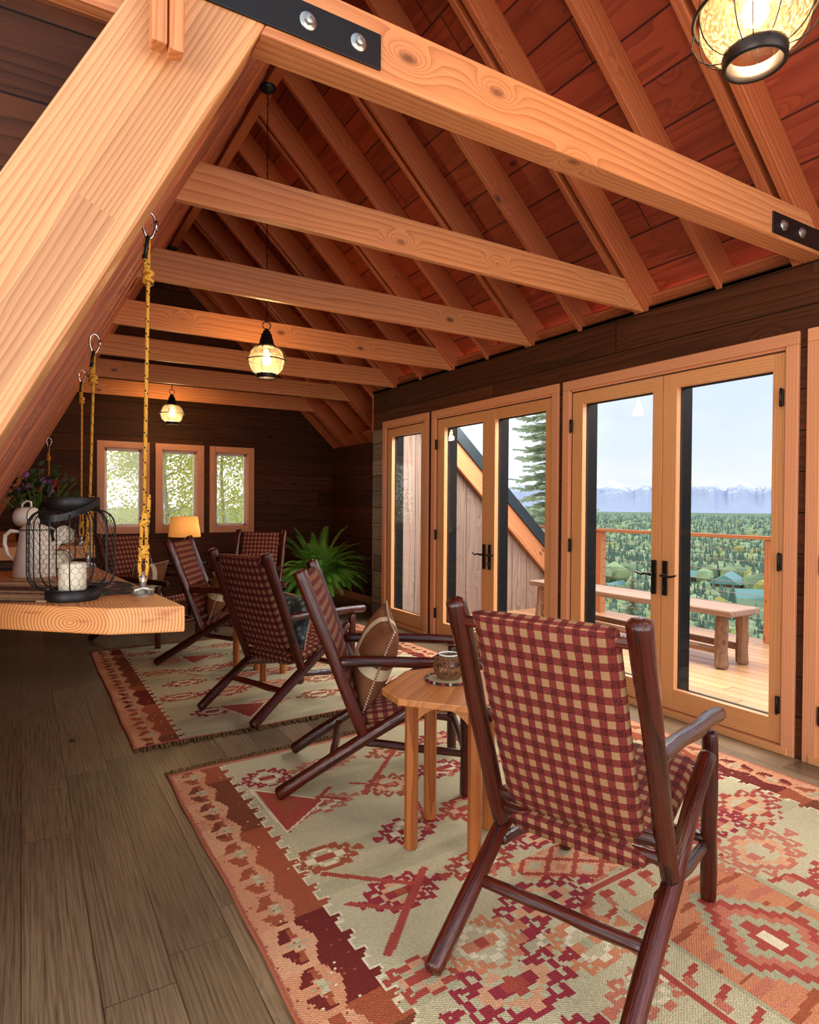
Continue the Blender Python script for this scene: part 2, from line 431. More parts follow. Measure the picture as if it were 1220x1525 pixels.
    def prism(s, poly, z0, z1, mi=0, mat=None):
        n = len(poly); vs = [(x, y, z0) for x, y in poly]+[(x, y, z1) for x, y in poly]
        fs = [tuple(reversed(range(n))), tuple(range(n, 2*n))]+[(i, (i+1) % n, n+(i+1) % n, n+i) for i in range(n)]
        if mat is not None: vs = [mat @ Vector(v) for v in vs]
        return s.add(vs, fs, mi=mi)
    def build(s, name, mat, parent=None, loc=None):
        mats = mat if isinstance(mat, (list, tuple)) else [mat]
        vs = s.v if loc is None else [v-Vector(loc) for v in s.v]
        o = mesh_obj(name, vs, s.f, None, parent, uvs=[c for f in s.uv for c in f], mats=mats, fmat=s.mi)
        o.data.polygons.foreach_set('use_smooth', s.sm)
        if loc is not None: o.location = loc
        return o
def bevel(o, wdt=.004, seg=2):
    m = o.modifiers.new('bevel', 'BEVEL'); m.width = wdt; m.segments = seg; m.limit_method = 'ANGLE'; m.angle_limit = R(40); return o
def tag(o, label=None, cat=None, group=None, kind=None):
    if label: o['label'] = label
    if cat: o['category'] = cat
    if group: o['group'] = group
    if kind: o['kind'] = kind
    return o
def empty(name, loc=(0, 0, 0), rz=0):
    o = bpy.data.objects.new(name, None); COL.objects.link(o); o.location = loc; o.rotation_euler = (0, 0, rz); o.empty_display_size = .1; return o
def copy_tree(o, parent=None):
    c = o.copy(); COL.objects.link(c); c.parent = parent
    for ch in list(o.children): copy_tree(ch, c)
    return c
def bar(name, p0, p1, wd, th, mat, parent=None, up=(0, 0, 1), bev=.006, off=(0, 0)):
    """board with local x along its length, y = width wd, z = thickness th (z close to up)"""
    p0, p1 = Vector(p0), Vector(p1); d = p1-p0; X = d.normalized(); Z = Vector(up); Z = (Z-X*Z.dot(X)).normalized(); Y = Z.cross(X)
    mb = MB().box((0, -wd/2+off[0], -th/2+off[1]), (d.length, wd/2+off[0], th/2+off[1]), bev)
    o = mb.build(name, mat, parent)
    m = Matrix((X, Y, Z)).transposed().to_4x4(); m.translation = p0
    o.matrix_basis = m
    return o
def logpiece(name, p0, p1, r0, r1, mat, parent, bow=None, seed=0, n=14, seg=12, dome=True, wob=.18):
    """a peeled log with local z along its length"""
    p0, p1 = Vector(p0), Vector(p1); d = p1-p0; q = d.to_track_quat('Z', 'Y'); L = d.length
    pts = []; rad = []
    bw = q.inverted() @ Vector(bow) if bow is not None else Vector((0, 0, 0))
    for i in range(seg+1):
        f = i/seg
        pts.append(Vector((0, 0, L*f))+bw*math.sin(PI*f)+Vector((mnoise.noise(Vector((seed, f*3, 0))), mnoise.noise(Vector((0, f*3, seed))), 0))*.006*math.sin(PI*f))
        rad.append((r0+(r1-r0)*f)*(1+.07*mnoise.noise(Vector((seed*3.1, f*5, 1)))))
    o = MB().tube(pts, rad, n=n, dome=dome, wob=wob, seed=seed+.5).build(name, mat, parent)
    o.matrix_basis = Matrix.Translation(p0) @ q.to_matrix().to_4x4()
    return o
def rot_to(v): return Vector(v).to_track_quat('Z', 'Y').to_matrix().to_4x4()

# ------------------------------------------------------------------ room shell
XW = 3.81          # inner face of the door wall
XA = 4.33          # inner face of the alcove wall
YB = 9.6           # back wall
YD = 7.21          # end of the door wall
ZH = 2.83
SR = .95           # slope of the right hand roof
SL = 1.9           # slope of the left hand roof
XL = .605          # left rafter line at z = ZH
XR = 1.673; ZR = 4.86
def zr(x): return ZH+SR*(XW-x)
def zl(x): return ZH+SL*(x-XL)
floor = MB().box((-3.5, -3.2, -.12), (4.5, YB+.2, 0)).build('floor', W_FLOOR); tag(floor, kind='structure')

# ceiling deck (child rafters)
RD = .20   # rafter depth
nR = Vector((SR, 0, 1)).normalized(); nL = Vector((-SL, 0, 1)).normalized()
def slope_slab(mb, x0, x1, y0, y1, zf, lift, th):
    vs = []
    for z_add in (lift, lift+th):
        vs += [(x0, y0, zf(x0)+z_add), (x1, y0, zf(x1)+z_add), (x1, y1, zf(x1)+z_add), (x0, y1, zf(x0)+z_add)]
    mb.add(vs, [(0, 3, 2, 1), (4, 5, 6, 7), (0, 1, 5, 4), (1, 2, 6, 5), (2, 3, 7, 6), (3, 0, 4, 7)])
liftR = RD/nR.z; liftL = .30/nL.z
mb = MB(); slope_slab(mb, 1.60, 4.0, -1.0, YD, zr, liftR, .06); slope_slab(mb, 1.60, 4.75, YD, YB+.1, zr, liftR, .06)
ceiling = mb.build('ceiling', W_CEIL); tag(ceiling, kind='structure')
mb = MB(); slope_slab(mb, -1.3, 1.72, 2.02, YB+.1, zl, liftL, .06)
mb.build('left_roof_deck', W_CEIL, ceiling)

def rafterR(y, th, xf=4.44, x0=1.70, mat=W_RAFT):
    p0 = Vector((x0, y, zr(x0)))+nR*RD/2; p1 = Vector((xf, y, zr(xf)))+nR*RD/2
    return bar('rafter', p0, p1, th, RD, mat, ceiling, up=nR, bev=.005)
def rafterL(y, th, mat=W_RAFT, dep=.22):
    x0, x1 = -1.05, 1.66
    p0 = Vector((x0, y, zl(x0)))+nL*dep/2; p1 = Vector((x1, y, zl(x1)))+nL*dep/2
    return bar('rafter', p0, p1, th, dep, mat, ceiling, up=nL, bev=.005)
TIES = [3.10, 4.28, 5.48, 6.67, 7.88, 9.12]
for y in TIES:
    for s in (-1, 1):
        rafterR(y+s*.042, .04, xf=3.86 if y < 7 else 4.40); rafterL(y+s*.042, .04)
for y in (1.30, 2.50, 3.69, 4.88, 6.08, 7.28, 8.50):
    rafterR(y, .042, xf=3.86 if y < 7 else 4.40)
    if y > 2: rafterL(y, .042)
for y in (1.93, 2.02): rafterR(y, .055, xf=3.95)
rafterR(9.45, .042, xf=4.40); rafterR(9.54, .03, xf=4.40)
rafterR(.65, .042, xf=3.95)
bar('ridge_beam', (XR, -.8, ZR-.03), (XR, YB, ZR-.03), .09, .24, W_RAFT, ceiling)
# blocking at the rafter feet above the header
bar('blocking_board', (3.90, -.6, zr(3.87)+.10), (3.90, YD, zr(3.87)+.10), .03, .2, W_RAFT, ceiling, up=(-1, 0, 1))
bar('blocking_board', (XA+.05, YD, zr(XA)+.10), (XA+.05, YB, zr(XA)+.10), .03, .2, W_RAFT, ceiling, up=(-1, 0, 1))

# tie beams
TB = .20
tl = [('tie_beam', 'second fir tie beam from the front, plain, behind the bolted one'),
      ('tie_beam', 'third fir tie beam from the front, just above the gold rope knot'),
      ('tie_beam', 'fourth fir tie beam from the front, above the middle lantern pendant'),
      ('tie_beam', 'fifth fir tie beam from the front, crossing behind the middle pendant globe'),
      ('tie_beam', 'sixth fir tie beam from the front, pale and second nearest the back wall'),
      ('tie_beam', 'last fir tie beam, lowest in view, nearest the dark back wall')]
for y, (nm, lb) in zip(TIES, tl):
    x0 = XL-.02; x1 = 3.84 if y < 7 else 3.84
    o = bar(nm, (x0, y, ZH+TB/2), (x1, y, ZH+TB/2), .042, TB, W_BEAM, None, bev=.005)
    # bevelled ends following the roof slopes
    for v in o.data.vertices:
        hz = v.co.z+TB/2
        if v.co.x < .2: v.co.x += hz/SL
        if v.co.x > 2.8: v.co.x -= hz/SR
    tag(o, lb, 'beam', 'tie beams across the room')
front = empty('tie_beam', (XL, 1.93, ZH+.1))
tag(front, 'nearest and largest fir tie beam with black bolted steel plates', 'beam', 'tie beams across the room')
b = MB().box((0, -.06, -.1), (3.25, .06, .105), .007)
for v in b.v:
    hz = v.z+.1
    if v.x < .2: v.x += hz/SL
    if v.x > 3: v.x -= hz/SR
b.build('beam_body', W_BEAM, front)
def plate(pa, pb, hgt, bolts, yf):
    pa, pb = Vector(pa), Vector(pb); L = (pb-pa).length
    o = MB().box((pa.x, yf-.008, pa.z-hgt/2), (pb.x, yf, pa.z+hgt/2), .002).build('steel_plate', BLACK, front)
    o.location = -front.location
    for bx, bz in bolts:
        mb = MB(); m = Matrix.Translation((bx, yf-.008, bz)) @ Matrix.Rotation(R(90), 4, 'X')
        mb.lathe([(0, .004), (.027, .004), (.028, .002), (.028, 0)], n=24, mat=m)
        hexa = [(.0155*math.cos(R(60*i+20)), .0155*math.sin(R(60*i+20))) for i in range(6)]
        mb.prism(hexa, .004, .015, mat=m); mb.lathe([(0, .017), (.009, .0165), (.012, .015)], n=12, mat=m)
        q = mb.build('bolt', STEEL, o)
YF = 1.87
pz = 2.915
plate((.42, YF, pz), (1.005, YF, pz), .115, [(.75, pz), (.922, pz)], YF-.001)
plate((3.287, YF, 2.90), (3.86, YF, 2.90), .11, [(3.381, 2.90), (3.555, 2.90)], YF-.001)

# the big glulam rafter at the left
GD = .305
x0, x1 = -.92, .86
p0 = Vector((x0, 1.87+.13, zl(x0)))+nL*GD/2; p1 = Vector((x1, 1.87+.13, zl(x1)))+nL*GD/2
glu = bar('glulam_rafter', p0, p1, .26, GD, W_GLU, None, up=nL, bev=.012)
# its broad face is the x-z side: material uses length X, across Z
W_GLUF = wood('fir_glulam_face', (218, 158, 106), (164, 98, 56), axes='XZY', lam=.105, plen=1.9, knots=.16, freq=62, amp=1.8, rough=.48, varc=.24, contrast=1.1, bump=.08, warpL=.7)
glu.data.materials[0] = W_GLUF
tag(glu, 'huge pale glulam rafter leaning across the upper left in the foreground', 'beam')
# stub posts in front of it
g = empty('hanging_post', (.33, 1.80, 2.636)); tag(g, 'pair of short honey-coloured posts hanging in front of the glulam rafter', 'post')
for i, (a, b_) in enumerate(((.287, .325), (.330, .372))):
    o = bar('post', (a+.02-.33, 0.0, .0 if i == 0 else -.008), (a+.02-.33+.003, 0.0, .75), .038, .05, W_BEAM, g, up=(0, 1, 0), bev=.005)

# walls
def wall(name, parts, mat):
    mb = MB()
    for a, b in parts: mb.box(a, b)
    o = mb.build(name, mat); tag(o, kind='structure'); return o
# door openings (y0, y1)
OPEN = [(5.97, 6.83), (3.99, 5.735), (2.075, 3.77), (.14, 1.86)]
ZO = 2.36
parts = [((XW, 6.83, 0), (XW+.16, 6.93, ZO)), ((XW, -1, ZO), (XW+.16, YD, ZH+.02)), ((XW, -1, ZH), (XW+.10, YD, ZH+.03))]
parts += [((XW, 5.735, 0), (XW+.16, 5.97, ZO)), ((XW, 3.77, 0), (XW+.16, 3.99, ZO)), ((XW, 1.86, 0), (XW+.16, 2.075, ZO)), ((XW, -1, 0), (XW+.16, .14, ZO))]
wr = wall('wall_right', parts, W_DARKY)
MB().box((XW-.004, 6.93, 0), (XW+.16, YD, ZO)).build('weathered_end_board', W_GREYB, wr)
MB().box((XW-.004, YD-.012, 0), (XW+.16, YD, ZH)).build('edge_strip', W_TRIM, wr)
wall('wall_alcove', [((XA, YD, 0), (XA+.15, YB+.1, zr(XA)))], W_DARKY)
wall('wall_alcove_return', [((XW+.16, YD-.1, 0), (XA+.15, YD, 2.5))], W_DARKX)
# back wall with three window holes
WIN = [(.955, 1.452), (1.70, 2.20), (2.45, 2.945)]
WZ0, WZ1 = 1.09, 2.19
parts = [((-1.3, YB, 0), (XA+.1, YB+.15, WZ0)), ((-1.3, YB, WZ1), (XA+.1, YB+.15, 5.2))]
xs = [-1.3]+[v for p in WIN for v in p]+[XA+.1]
for i in range(0, len(xs), 2): parts.append(((xs[i], YB, WZ0), (xs[i+1], YB+.15, WZ1)))
wall('wall_back', parts, W_DARKX)
# dark plank wall beyond the outer edge of the glulam rafter
mb = MB(); XO = lambda z: XL+(z-ZH)/SL-.14
zb_ = at(70, 0, 1, 2.14).z
mb.prism([(-3.0, 0), (XO(0), 0), (XO(zb_+.05), zb_+.05), (-3.0, zb_+.05)], 0, .08, mat=Matrix.Translation((0, 2.22, 0)) @ Matrix.Rotation(R(90), 4, 'X'))
wf = mb.build('wall_front_left', W_DARKX); tag(wf, kind='structure')
mb = MB().prism([(-3.0, zb_), (XO(zb_), zb_), (XO(4.3), 4.3), (-3.0, 4.3)], 0, .05, mat=Matrix.Translation((0, 2.14, 0)) @ Matrix.Rotation(R(90), 4, 'X')); o = mb.build('trim_1', W_BEAM); tag(o, kind='structure')

# skirting
for nm, a, b in (('baseboard_alcove', (XA-.02, YD, 0), (XA, YB, .1)), ('baseboard_back', (-1, YB-.02, 0), (XA, YB, .1))):
    o = MB().box(a, b, .003).build(nm, W_DARKX if 'back' in nm else W_TRIM); tag(o, kind='structure')

# windows
for i, (a, b) in enumerate(WIN):
    wo = empty('window_%d' % (i+1), ((a+b)/2, YB, WZ0)); tag(wo, kind='structure')
    def P(mb, nm, mt, par=wo):
        o = mb.build(nm, mt, par); o.location = -wo.location if par is wo else (0, 0, 0); return o
    cw = .085; mb = MB()
    mb.box((a-cw, YB-.025, WZ0-cw), (a, YB, WZ1+cw), .003).box((b, YB-.025, WZ0-cw), (b+cw, YB, WZ1+cw), .003)
    mb.box((a, YB-.025, WZ1), (b, YB, WZ1+cw), .003).box((a, YB-.025, WZ0-cw), (b, YB, WZ0), .003)
    P(mb, 'casing', W_TRIM)
    mb = MB(); e = .035
    for (u0, u1, v0, v1) in ((a, a+.012, WZ0, WZ1), (b-.012, b, WZ0, WZ1), (a, b, WZ0, WZ0+.012), (a, b, WZ1-.012, WZ1)):
        mb.box((u0, YB, v0), (u1, YB+.13, v1))
    P(mb, 'jamb_liner', W_TRIM)
    mb = MB()
    for (u0, u1, v0, v1) in ((a+.012, a+.012+e, WZ0+.012, WZ1-.012), (b-.012-e, b-.012, WZ0+.012, WZ1-.012), (a+.012, b-.012, WZ0+.012, WZ0+.012+e), (a+.012, b-.012, WZ1-.012-e, WZ1-.012)):
        mb.box((u0, YB+.07, v0), (u1, YB+.11, v1), .003)
    sash = P(mb, 'sash', WHITEF)
    MB().box((a+.04, YB+.088, WZ0+.04), (b-.04, YB+.092, WZ1-.04)).build('glass_pane', GLASS, sash)

# french doors
def lever(parent, y, z, d, thumb=False):
    """lever handle on the room side; d = direction of the lever along y"""
    mb = MB(); xf = XW-.012
    mb.box((xf-.010, y-.021, z-.14), (xf, y+.021, z+.10), .009)
    mb.tube([(xf, y, z), (xf-.05, y, z)], .010, 10)
    pts = [(xf-.05, y, z), (xf-.055, y+d*.035, z+.006), (xf-.055, y+d*.07, z-.004), (xf-.055, y+d*.105, z+.004), (xf-.052, y+d*.125, z+.012)]
    mb.tube(pts, [.010, .009, .008, .007, .005], 8)
    if thumb: mb.box((xf-.03, y-.006, z-.10), (xf-.008, y+.006, z-.07), .003)
    return mb.build('door_handle', BRONZE, parent)
def hinge(parent, y, z):
    return MB().box((XW-.022, y-.012, z-.05), (XW-.006, y+.012, z+.05), .003).tube([(XW-.024, y, z-.055), (XW-.024, y, z+.055)], .006, 8).build('hinge', BRONZE, parent)
def door_unit(i, y0, y1, leaves, gbot=.19):
    """y0..y1: opening; leaves: list of (ya, yb, hinge_side, glass a, glass b)"""
    d = empty('door_%d' % i, (XW, (y0+y1)/2, 0)); tag(d, kind='structure')
    def B(mb, nm, mt, par):
        o = mb.build(nm, mt, par)
        if par is d: o.location = -d.location
        return o
    cw = .072; zt = 2.445
    # casings as separate boards so the grain follows each
    for (a, b) in ((y0-cw-.012, y0-.012), (y1+.012, y1+cw+.012)):
        o = bar('casing', (XW-.011, (a+b)/2, 0), (XW-.011, (a+b)/2, zt-.075), b-a, .022, W_TRIM, d, up=(1, 0, 0), bev=.003); o.location -= d.location
    o = bar('casing', (XW-.011, y0-cw-.012, zt-.037), (XW-.011, y1+cw+.012, zt-.037), .075, .022, W_TRIM, d, up=(1, 0, 0), bev=.003); o.location -= d.location
    mb = MB()
    mb.box((XW-.004, y0-.014, 0), (XW+.15, y0, ZO), .002).box((XW-.004, y1, 0), (XW+.15, y1+.014, ZO), .002).box((XW-.004, y0, ZO-.004), (XW+.15, y1, ZO+.012), .002)
    B(mb, 'jamb', W_TRIM, d)
    B(MB().box((XW-.03, y0-.05, 0), (XW+.17, y1+.05, .045), .006), 'threshold', W_DOOR, d)
    for (ya, yb, hs, ga, gb, hd) in leaves:
        zb, ztp = .05, 2.345; gz0, gz1 = gbot, 2.25
        xa, xb = XW+.002, XW+.046; xm = (xa+xb)/2
        leaf = empty('door_leaf', (0, 0, 0)); leaf.parent = d; leaf.location = -d.location
        th = xb-xa
        for (p, q) in ((ya, ga), (gb, yb)):
            bar('stile', (xm, (p+q)/2, zb), (xm, (p+q)/2, ztp), q-p, th, W_DOOR, leaf, up=(1, 0, 0), bev=.003)
        bar('rail', (xm, ga, (gz1+ztp)/2), (xm, gb, (gz1+ztp)/2), ztp-gz1, th, W_DOOR, leaf, up=(1, 0, 0), bev=.003)
        bar('rail', (xm, ga, (gz0+zb)/2), (xm, gb, (gz0+zb)/2), gz0-zb, th, W_DOOR, leaf, up=(1, 0, 0), bev=.003)
        MB().box((xm+.008, ga, gz0), (xm+.013, gb, gz1)).build('glass_pane', GLASS, leaf)
        # black clad exterior side of the leaf frame
        mb = MB(); xc = XW+.047; xe = XW+.165
        mb.box((xc, ya, zb), (xe, ga+.004, ztp)).box((xc, gb-.004, zb), (xe, yb, ztp)).box((xc, ga, gz1-.004), (xe-.07, gb, ztp)).box((xc, ga, zb), (xe-.09, gb, gz0))
        mb.build('exterior_cladding', GASKET, leaf)
        for hz in (.28, 1.12, 2.08):
            if hs: hinge(leaf, hs, hz)
        if hd: lever(leaf, hd[0], .965, hd[1], hd[2])
door_unit(1, 5.97, 6.83, [(5.975, 6.825, None, 6.06, 6.72, None)])
door_unit(2, 3.99, 5.735, [(4.852, 5.73, 5.728, 4.945, 5.60, (4.885, 1, False)), (3.995, 4.846, None, 4.075, 4.755, (4.80, -1, True))])
door_unit(3, 2.075, 3.77, [(2.915, 3.765, 3.762, 2.995, 3.655, (2.955, 1, False)), (2.08, 2.909, 2.088, 2.15, 2.80, (2.865, -1, True))])
door_unit(4, .14, 1.86, [(1.0, 1.855, 1.852, 1.10, 1.74, None), (.145, .994, None, .25, .89, None)])

# ------------------------------------------------------------------ rugs
def inpoly(px, py, poly):
    r = np.zeros(px.shape, bool); n = len(poly)
    for i in range(n):
        x1, y1 = poly[i]; x2, y2 = poly[(i+1) % n]
        if y1 == y2: continue
        c = ((y1 > py) != (y2 > py)) & (px < (x2-x1)*(py-y1)/(y2-y1)+x1); r ^= c
    return r
def seg(px, py, a, b, wdt):
    ax, ay = a; bx, by = b; dx, dy = bx-ax, by-ay; L = dx*dx+dy*dy+1e-9
    tt = np.clip(((px-ax)*dx+(py-ay)*dy)/L, 0, 1)
    return np.hypot(px-ax-tt*dx, py-ay-tt*dy) < wdt
C_ = {k: np.array(lin(v)) for k, v in dict(cream=(200, 188, 150), sage=(176, 170, 134), orange=(208, 136, 96), rust=(168, 88, 58), red=(176, 78, 64), pink=(198, 120, 94), maroon=(118, 44, 38), brown=(128, 70, 46), peach=(220, 164, 124), white=(232, 216, 180), berry=(158, 54, 62)).items()}
def make_rug(name, label, x0, x1, ya, yb, seed, tri, extra=None, skew=0.0):
    """x0..x1 across, ya near edge, yb far edge; borders along both long sides"""
    W_, L_ = x1-x0, yb-ya; cu, cv = .0085, .0085
    nu, nv = int(W_/cu), int(L_/cv)
    U, V = np.meshgrid((np.arange(nu)+.5)*W_/nu, (np.arange(nv)+.5)*L_/nv, indexing='ij')   # V measured from the far edge
    rng = np.random.default_rng(seed)
    # kilim colours step with the weave: wobble each row a little
    wob = (rng.random((1, nv))-.5)*.006; Uw = U+wob
    def st(a, q=.022): return np.floor(a/q)*q
    col = np.zeros((nu, nv, 3)); col[:] = C_['cream']
    abr = np.sin(V*9+seed)*.5+np.sin(V*23+1)*.3
    col = np.where((abr > .35)[..., None], C_['sage']*.6+C_['cream']*.4, col)
    def paint(mask, c): col[mask] = C_[c]
    def motif(cx, cyy, a, b, c1='red', c2='rust', hooks=True):
        d = (np.abs(st(U-cx)+.011)/a+np.abs(st(V-cyy)+.011)/b)
        paint((d < 1) & (d > .8), c1); paint((d < .72) & (d > .52), 'white' if rng.random() < .4 else 'peach'); paint(d < .3, c2); paint((d < .52) & (d >= .3) & (np.abs(V-cyy) < b*.18), c1)
        if hooks:
            for s1 in (-1, 1):
                for k in (.35, .65, 1.0):
                    yy = cyy+s1*b*(1-k)*1.0
                    for s2 in (-1, 1):
                        xx = cx+s2*a*k
                        paint(seg(U, V, (xx, yy), (xx+s2*a*.26, yy+s1*b*.12), .010), c1)
                        paint(seg(U, V, (xx+s2*a*.26, yy+s1*b*.12), (xx+s2*a*.26, yy-s1*b*.15), .009), c1)
    # field motifs
    gx = np.linspace(.50, W_-.50, 6); k = 0
    for r_, vy in enumerate(np.arange(.34, L_-.2, .40)):
        for c__, gxx in enumerate(gx+((r_ % 2)-.5)*.16):
            k += 1
            motif(gxx+rng.uniform(-.03, .03), vy+rng.uniform(-.03, .03), .125+rng.uniform(-.02, .04), .105+rng.uniform(-.02, .03),
                  ['red', 'berry', 'pink', 'rust', 'berry'][k % 5], ['orange', 'red', 'pink', 'rust'][k % 4], True)
    # hooked arrows
    for j in range(7):
        ux = rng.uniform(.45, W_-.5); vy = rng.uniform(.2, L_-.3); a = rng.uniform(-.4, .4)+(.9 if j % 2 else 2.2)
        dx, dy = .26*math.cos(a), .26*math.sin(a)
        paint(seg(U, V, (ux, vy), (ux+dx, vy+dy), .011), 'red')
        for f in (.3, .6, .9): paint(seg(U, V, (ux+dx*f, vy+dy*f), (ux+dx*f-dy*.25, vy+dy*f+dx*.25), .010), 'pink')
    # triangles
    for tr in tri:
        m = inpoly(st(U, .018), st(V, .012), tr); paint(m, 'red'); cxm = sum(p[0] for p in tr)/3; cym = sum(p[1] for p in tr)/3
        small = [((p[0]-cxm)*.45+cxm, (p[1]-cym)*.45+cym) for p in tr]; paint(inpoly(U, V, small), 'rust')
        for i in range(3): paint(seg(U, V, tr[i], tr[(i+1) % 3], .006), 'white')
    if extra: extra(U, V, col, paint, st, seg, motif)
    # long borders
    for side in (0, 1):
        u = 2*(Uw if side == 0 else W_-Uw)
        bnd = u < .50
        col[bnd] = C_['peach']*.5+C_['orange']*.5
        ab2 = (np.sin(V*7+side*2+seed)+np.sin(V*17)) > .2
        paint(bnd & ab2, 'peach')
        # paired leaves on the peach ground, hourglass spacers between, and the brown inner band
        mood = np.sin(V*3.1+seed)+.6*np.sin(V*7.7+1)
        mcol = np.where((mood > .7)[..., None], C_['maroon'], np.where((mood > -.3)[..., None], C_['rust'], C_['brown']))
        Pd = .21; ph = V/Pd; fr = ph-np.floor(ph); q = np.floor(np.abs(fr-.5)*2*Pd/2/.012)*.012
        slant = np.floor(V/.012)*.012
        m1 = (np.abs(u-(.13+q*.9)) < .042) & (np.abs(fr-.5) > .10) & (np.abs(fr-.5) < .44); col[m1] = mcol[m1]
        m1 = (np.abs(u-(.25-q*.5)) < .020) & (np.abs(fr-.5) > .16) & (np.abs(fr-.5) < .40); paint(m1, 'rust')
        m1 = (u > .36-q*.75) & (u < .50); col[m1] = mcol[m1]
        m1 = (np.abs(u-.23) < .012+.9*np.abs(fr-.5)*Pd) & (np.abs(fr-.5) < .13); paint(m1, 'cream')
        m1 = (np.abs(u-.23) < .07) & (np.abs(fr-.5) < .025); paint(m1, 'sage')
        rk_ = rng.random((nu, nv)) < .018; m1 = bnd & rk_; paint(m1, 'rust')
        paint(bnd & (rng.random((nu, nv)) < .004), 'white')
        # crenellated comb
        ph = V/.1; fr = ph-np.floor(ph); bump_ = np.where(fr < .5, np.where(fr < .25, .072, .040), 0)
        m1 = (u >= .50) & (u < .53+bump_); col[m1] = mcol[m1]
        m1 = (u >= .53+bump_) & (u < .541+bump_); paint(m1, 'white')
        m1 = (u >= .53) & (u < .595) & ((np.abs(fr-.5) < .06) | (fr < .06)); paint(m1, 'white')
        paint(u < .03, 'pink')
    paint(V < .03, 'pink'); paint(V > L_-.03, 'pink')
    n = rng.random((nu, nv, 1))*.14+.93
    col = np.clip(col*n, 0, 1)
    # mesh
    gu = np.linspace(0, W_, nu+1); gv = np.linspace(0, L_, nv+1); GU, GV = np.meshgrid(gu, gv, indexing='ij')
    Z = .006+.0018*np.sin(GU*11+np.sin(GV*5)*1.3)*np.sin(GV*8+1)+.0022*np.maximum(0, np.sin(GV*3.1+GU*2))
    edge = np.exp(-GU/.1)
    X = x0+GU+edge*(.004*np.sin(GV*4+seed)+.002*np.sin(GV*13)) ; Y = yb-GV+skew*GU+.006*np.sin(GU*6)
    verts = np.stack([X, Y, Z], -1).reshape(-1, 3)
    I, J = np.meshgrid(np.arange(nu), np.arange(nv), indexing='ij'); a = (I*(nv+1)+J)
    faces = np.stack([a, a+1, a+nv+2, a+nv+1], -1).reshape(-1, 4)
    me = bpy.data.meshes.new('woven_field'); me.vertices.add(len(verts)); me.vertices.foreach_set('co', verts.astype(np.float32).ravel())
    me.loops.add(len(faces)*4); me.loops.foreach_set('vertex_index', faces[:, ::1].astype(np.int32).ravel())
    me.polygons.add(len(faces)); me.polygons.foreach_set('loop_start', np.arange(len(faces), dtype=np.int32)*4)
    at_ = me.attributes.new('Col', 'FLOAT_COLOR', 'FACE'); at_.data.foreach_set('color', np.concatenate([col, np.ones((nu, nv, 1))], -1).reshape(-1, 4).astype(np.float32).ravel())
    me.materials.append(RUGM); me.update(); me.validate()
    root = empty(name, (x0, ya, 0)); tag(root, label, 'rug')
    o = bpy.data.objects.new('woven_field', me); COL.objects.link(o); o.parent = root; o.location = (-x0, -ya, 0)
    # hem and fringes
    hem = MB()
    hem.tube([(x0+.003+.004*math.sin(v*4+seed)+.002*math.sin(v*13), yb-v, .007) for v in np.arange(0, L_, .03)], .006, 6)
    h = hem.build('hem', plain('hem_wool_%d' % seed, (170, 92, 58), .9), root); h.location = (-x0, -ya, 0)
    for (yy, sgn) in ((yb, 1), (ya, -1)):
        fr_ = MB(); rr = random.Random(seed+sgn)
        n_ = int(W_/.011)
        for i in range(n_):
            u = (i+.5)*W_/n_; y = yy+skew*u+.006*math.sin(u*6)
            dx = rr.uniform(-.02, .02); L2 = rr.uniform(.03, .06)
            fr_.tube([(x0+u, y-sgn*.004, .008), (x0+u+dx*.4, y+sgn*L2*.5, .012+rr.uniform(0, .006)), (x0+u+dx, y+sgn*L2, .004)], [.0055, .006, .004], 4)
        q = fr_.build('fringe', FRINGE, root); q.location = (-x0, -ya, 0)
    return root
def fl(x, y): p = at(x, y, 2, 0); return p
RX0, RX1, RYA, RYB = .655, 3.50, .35, 3.52
def uv1(px, py):
    p = fl(px, py); return (p.x-RX0, RYB-p.y)
c5 = lambda x, y: uv1(240+x*.41, 1100+y*.41)
c6 = lambda x, y: uv1(700+x*.4262, 1050+y*.4262)
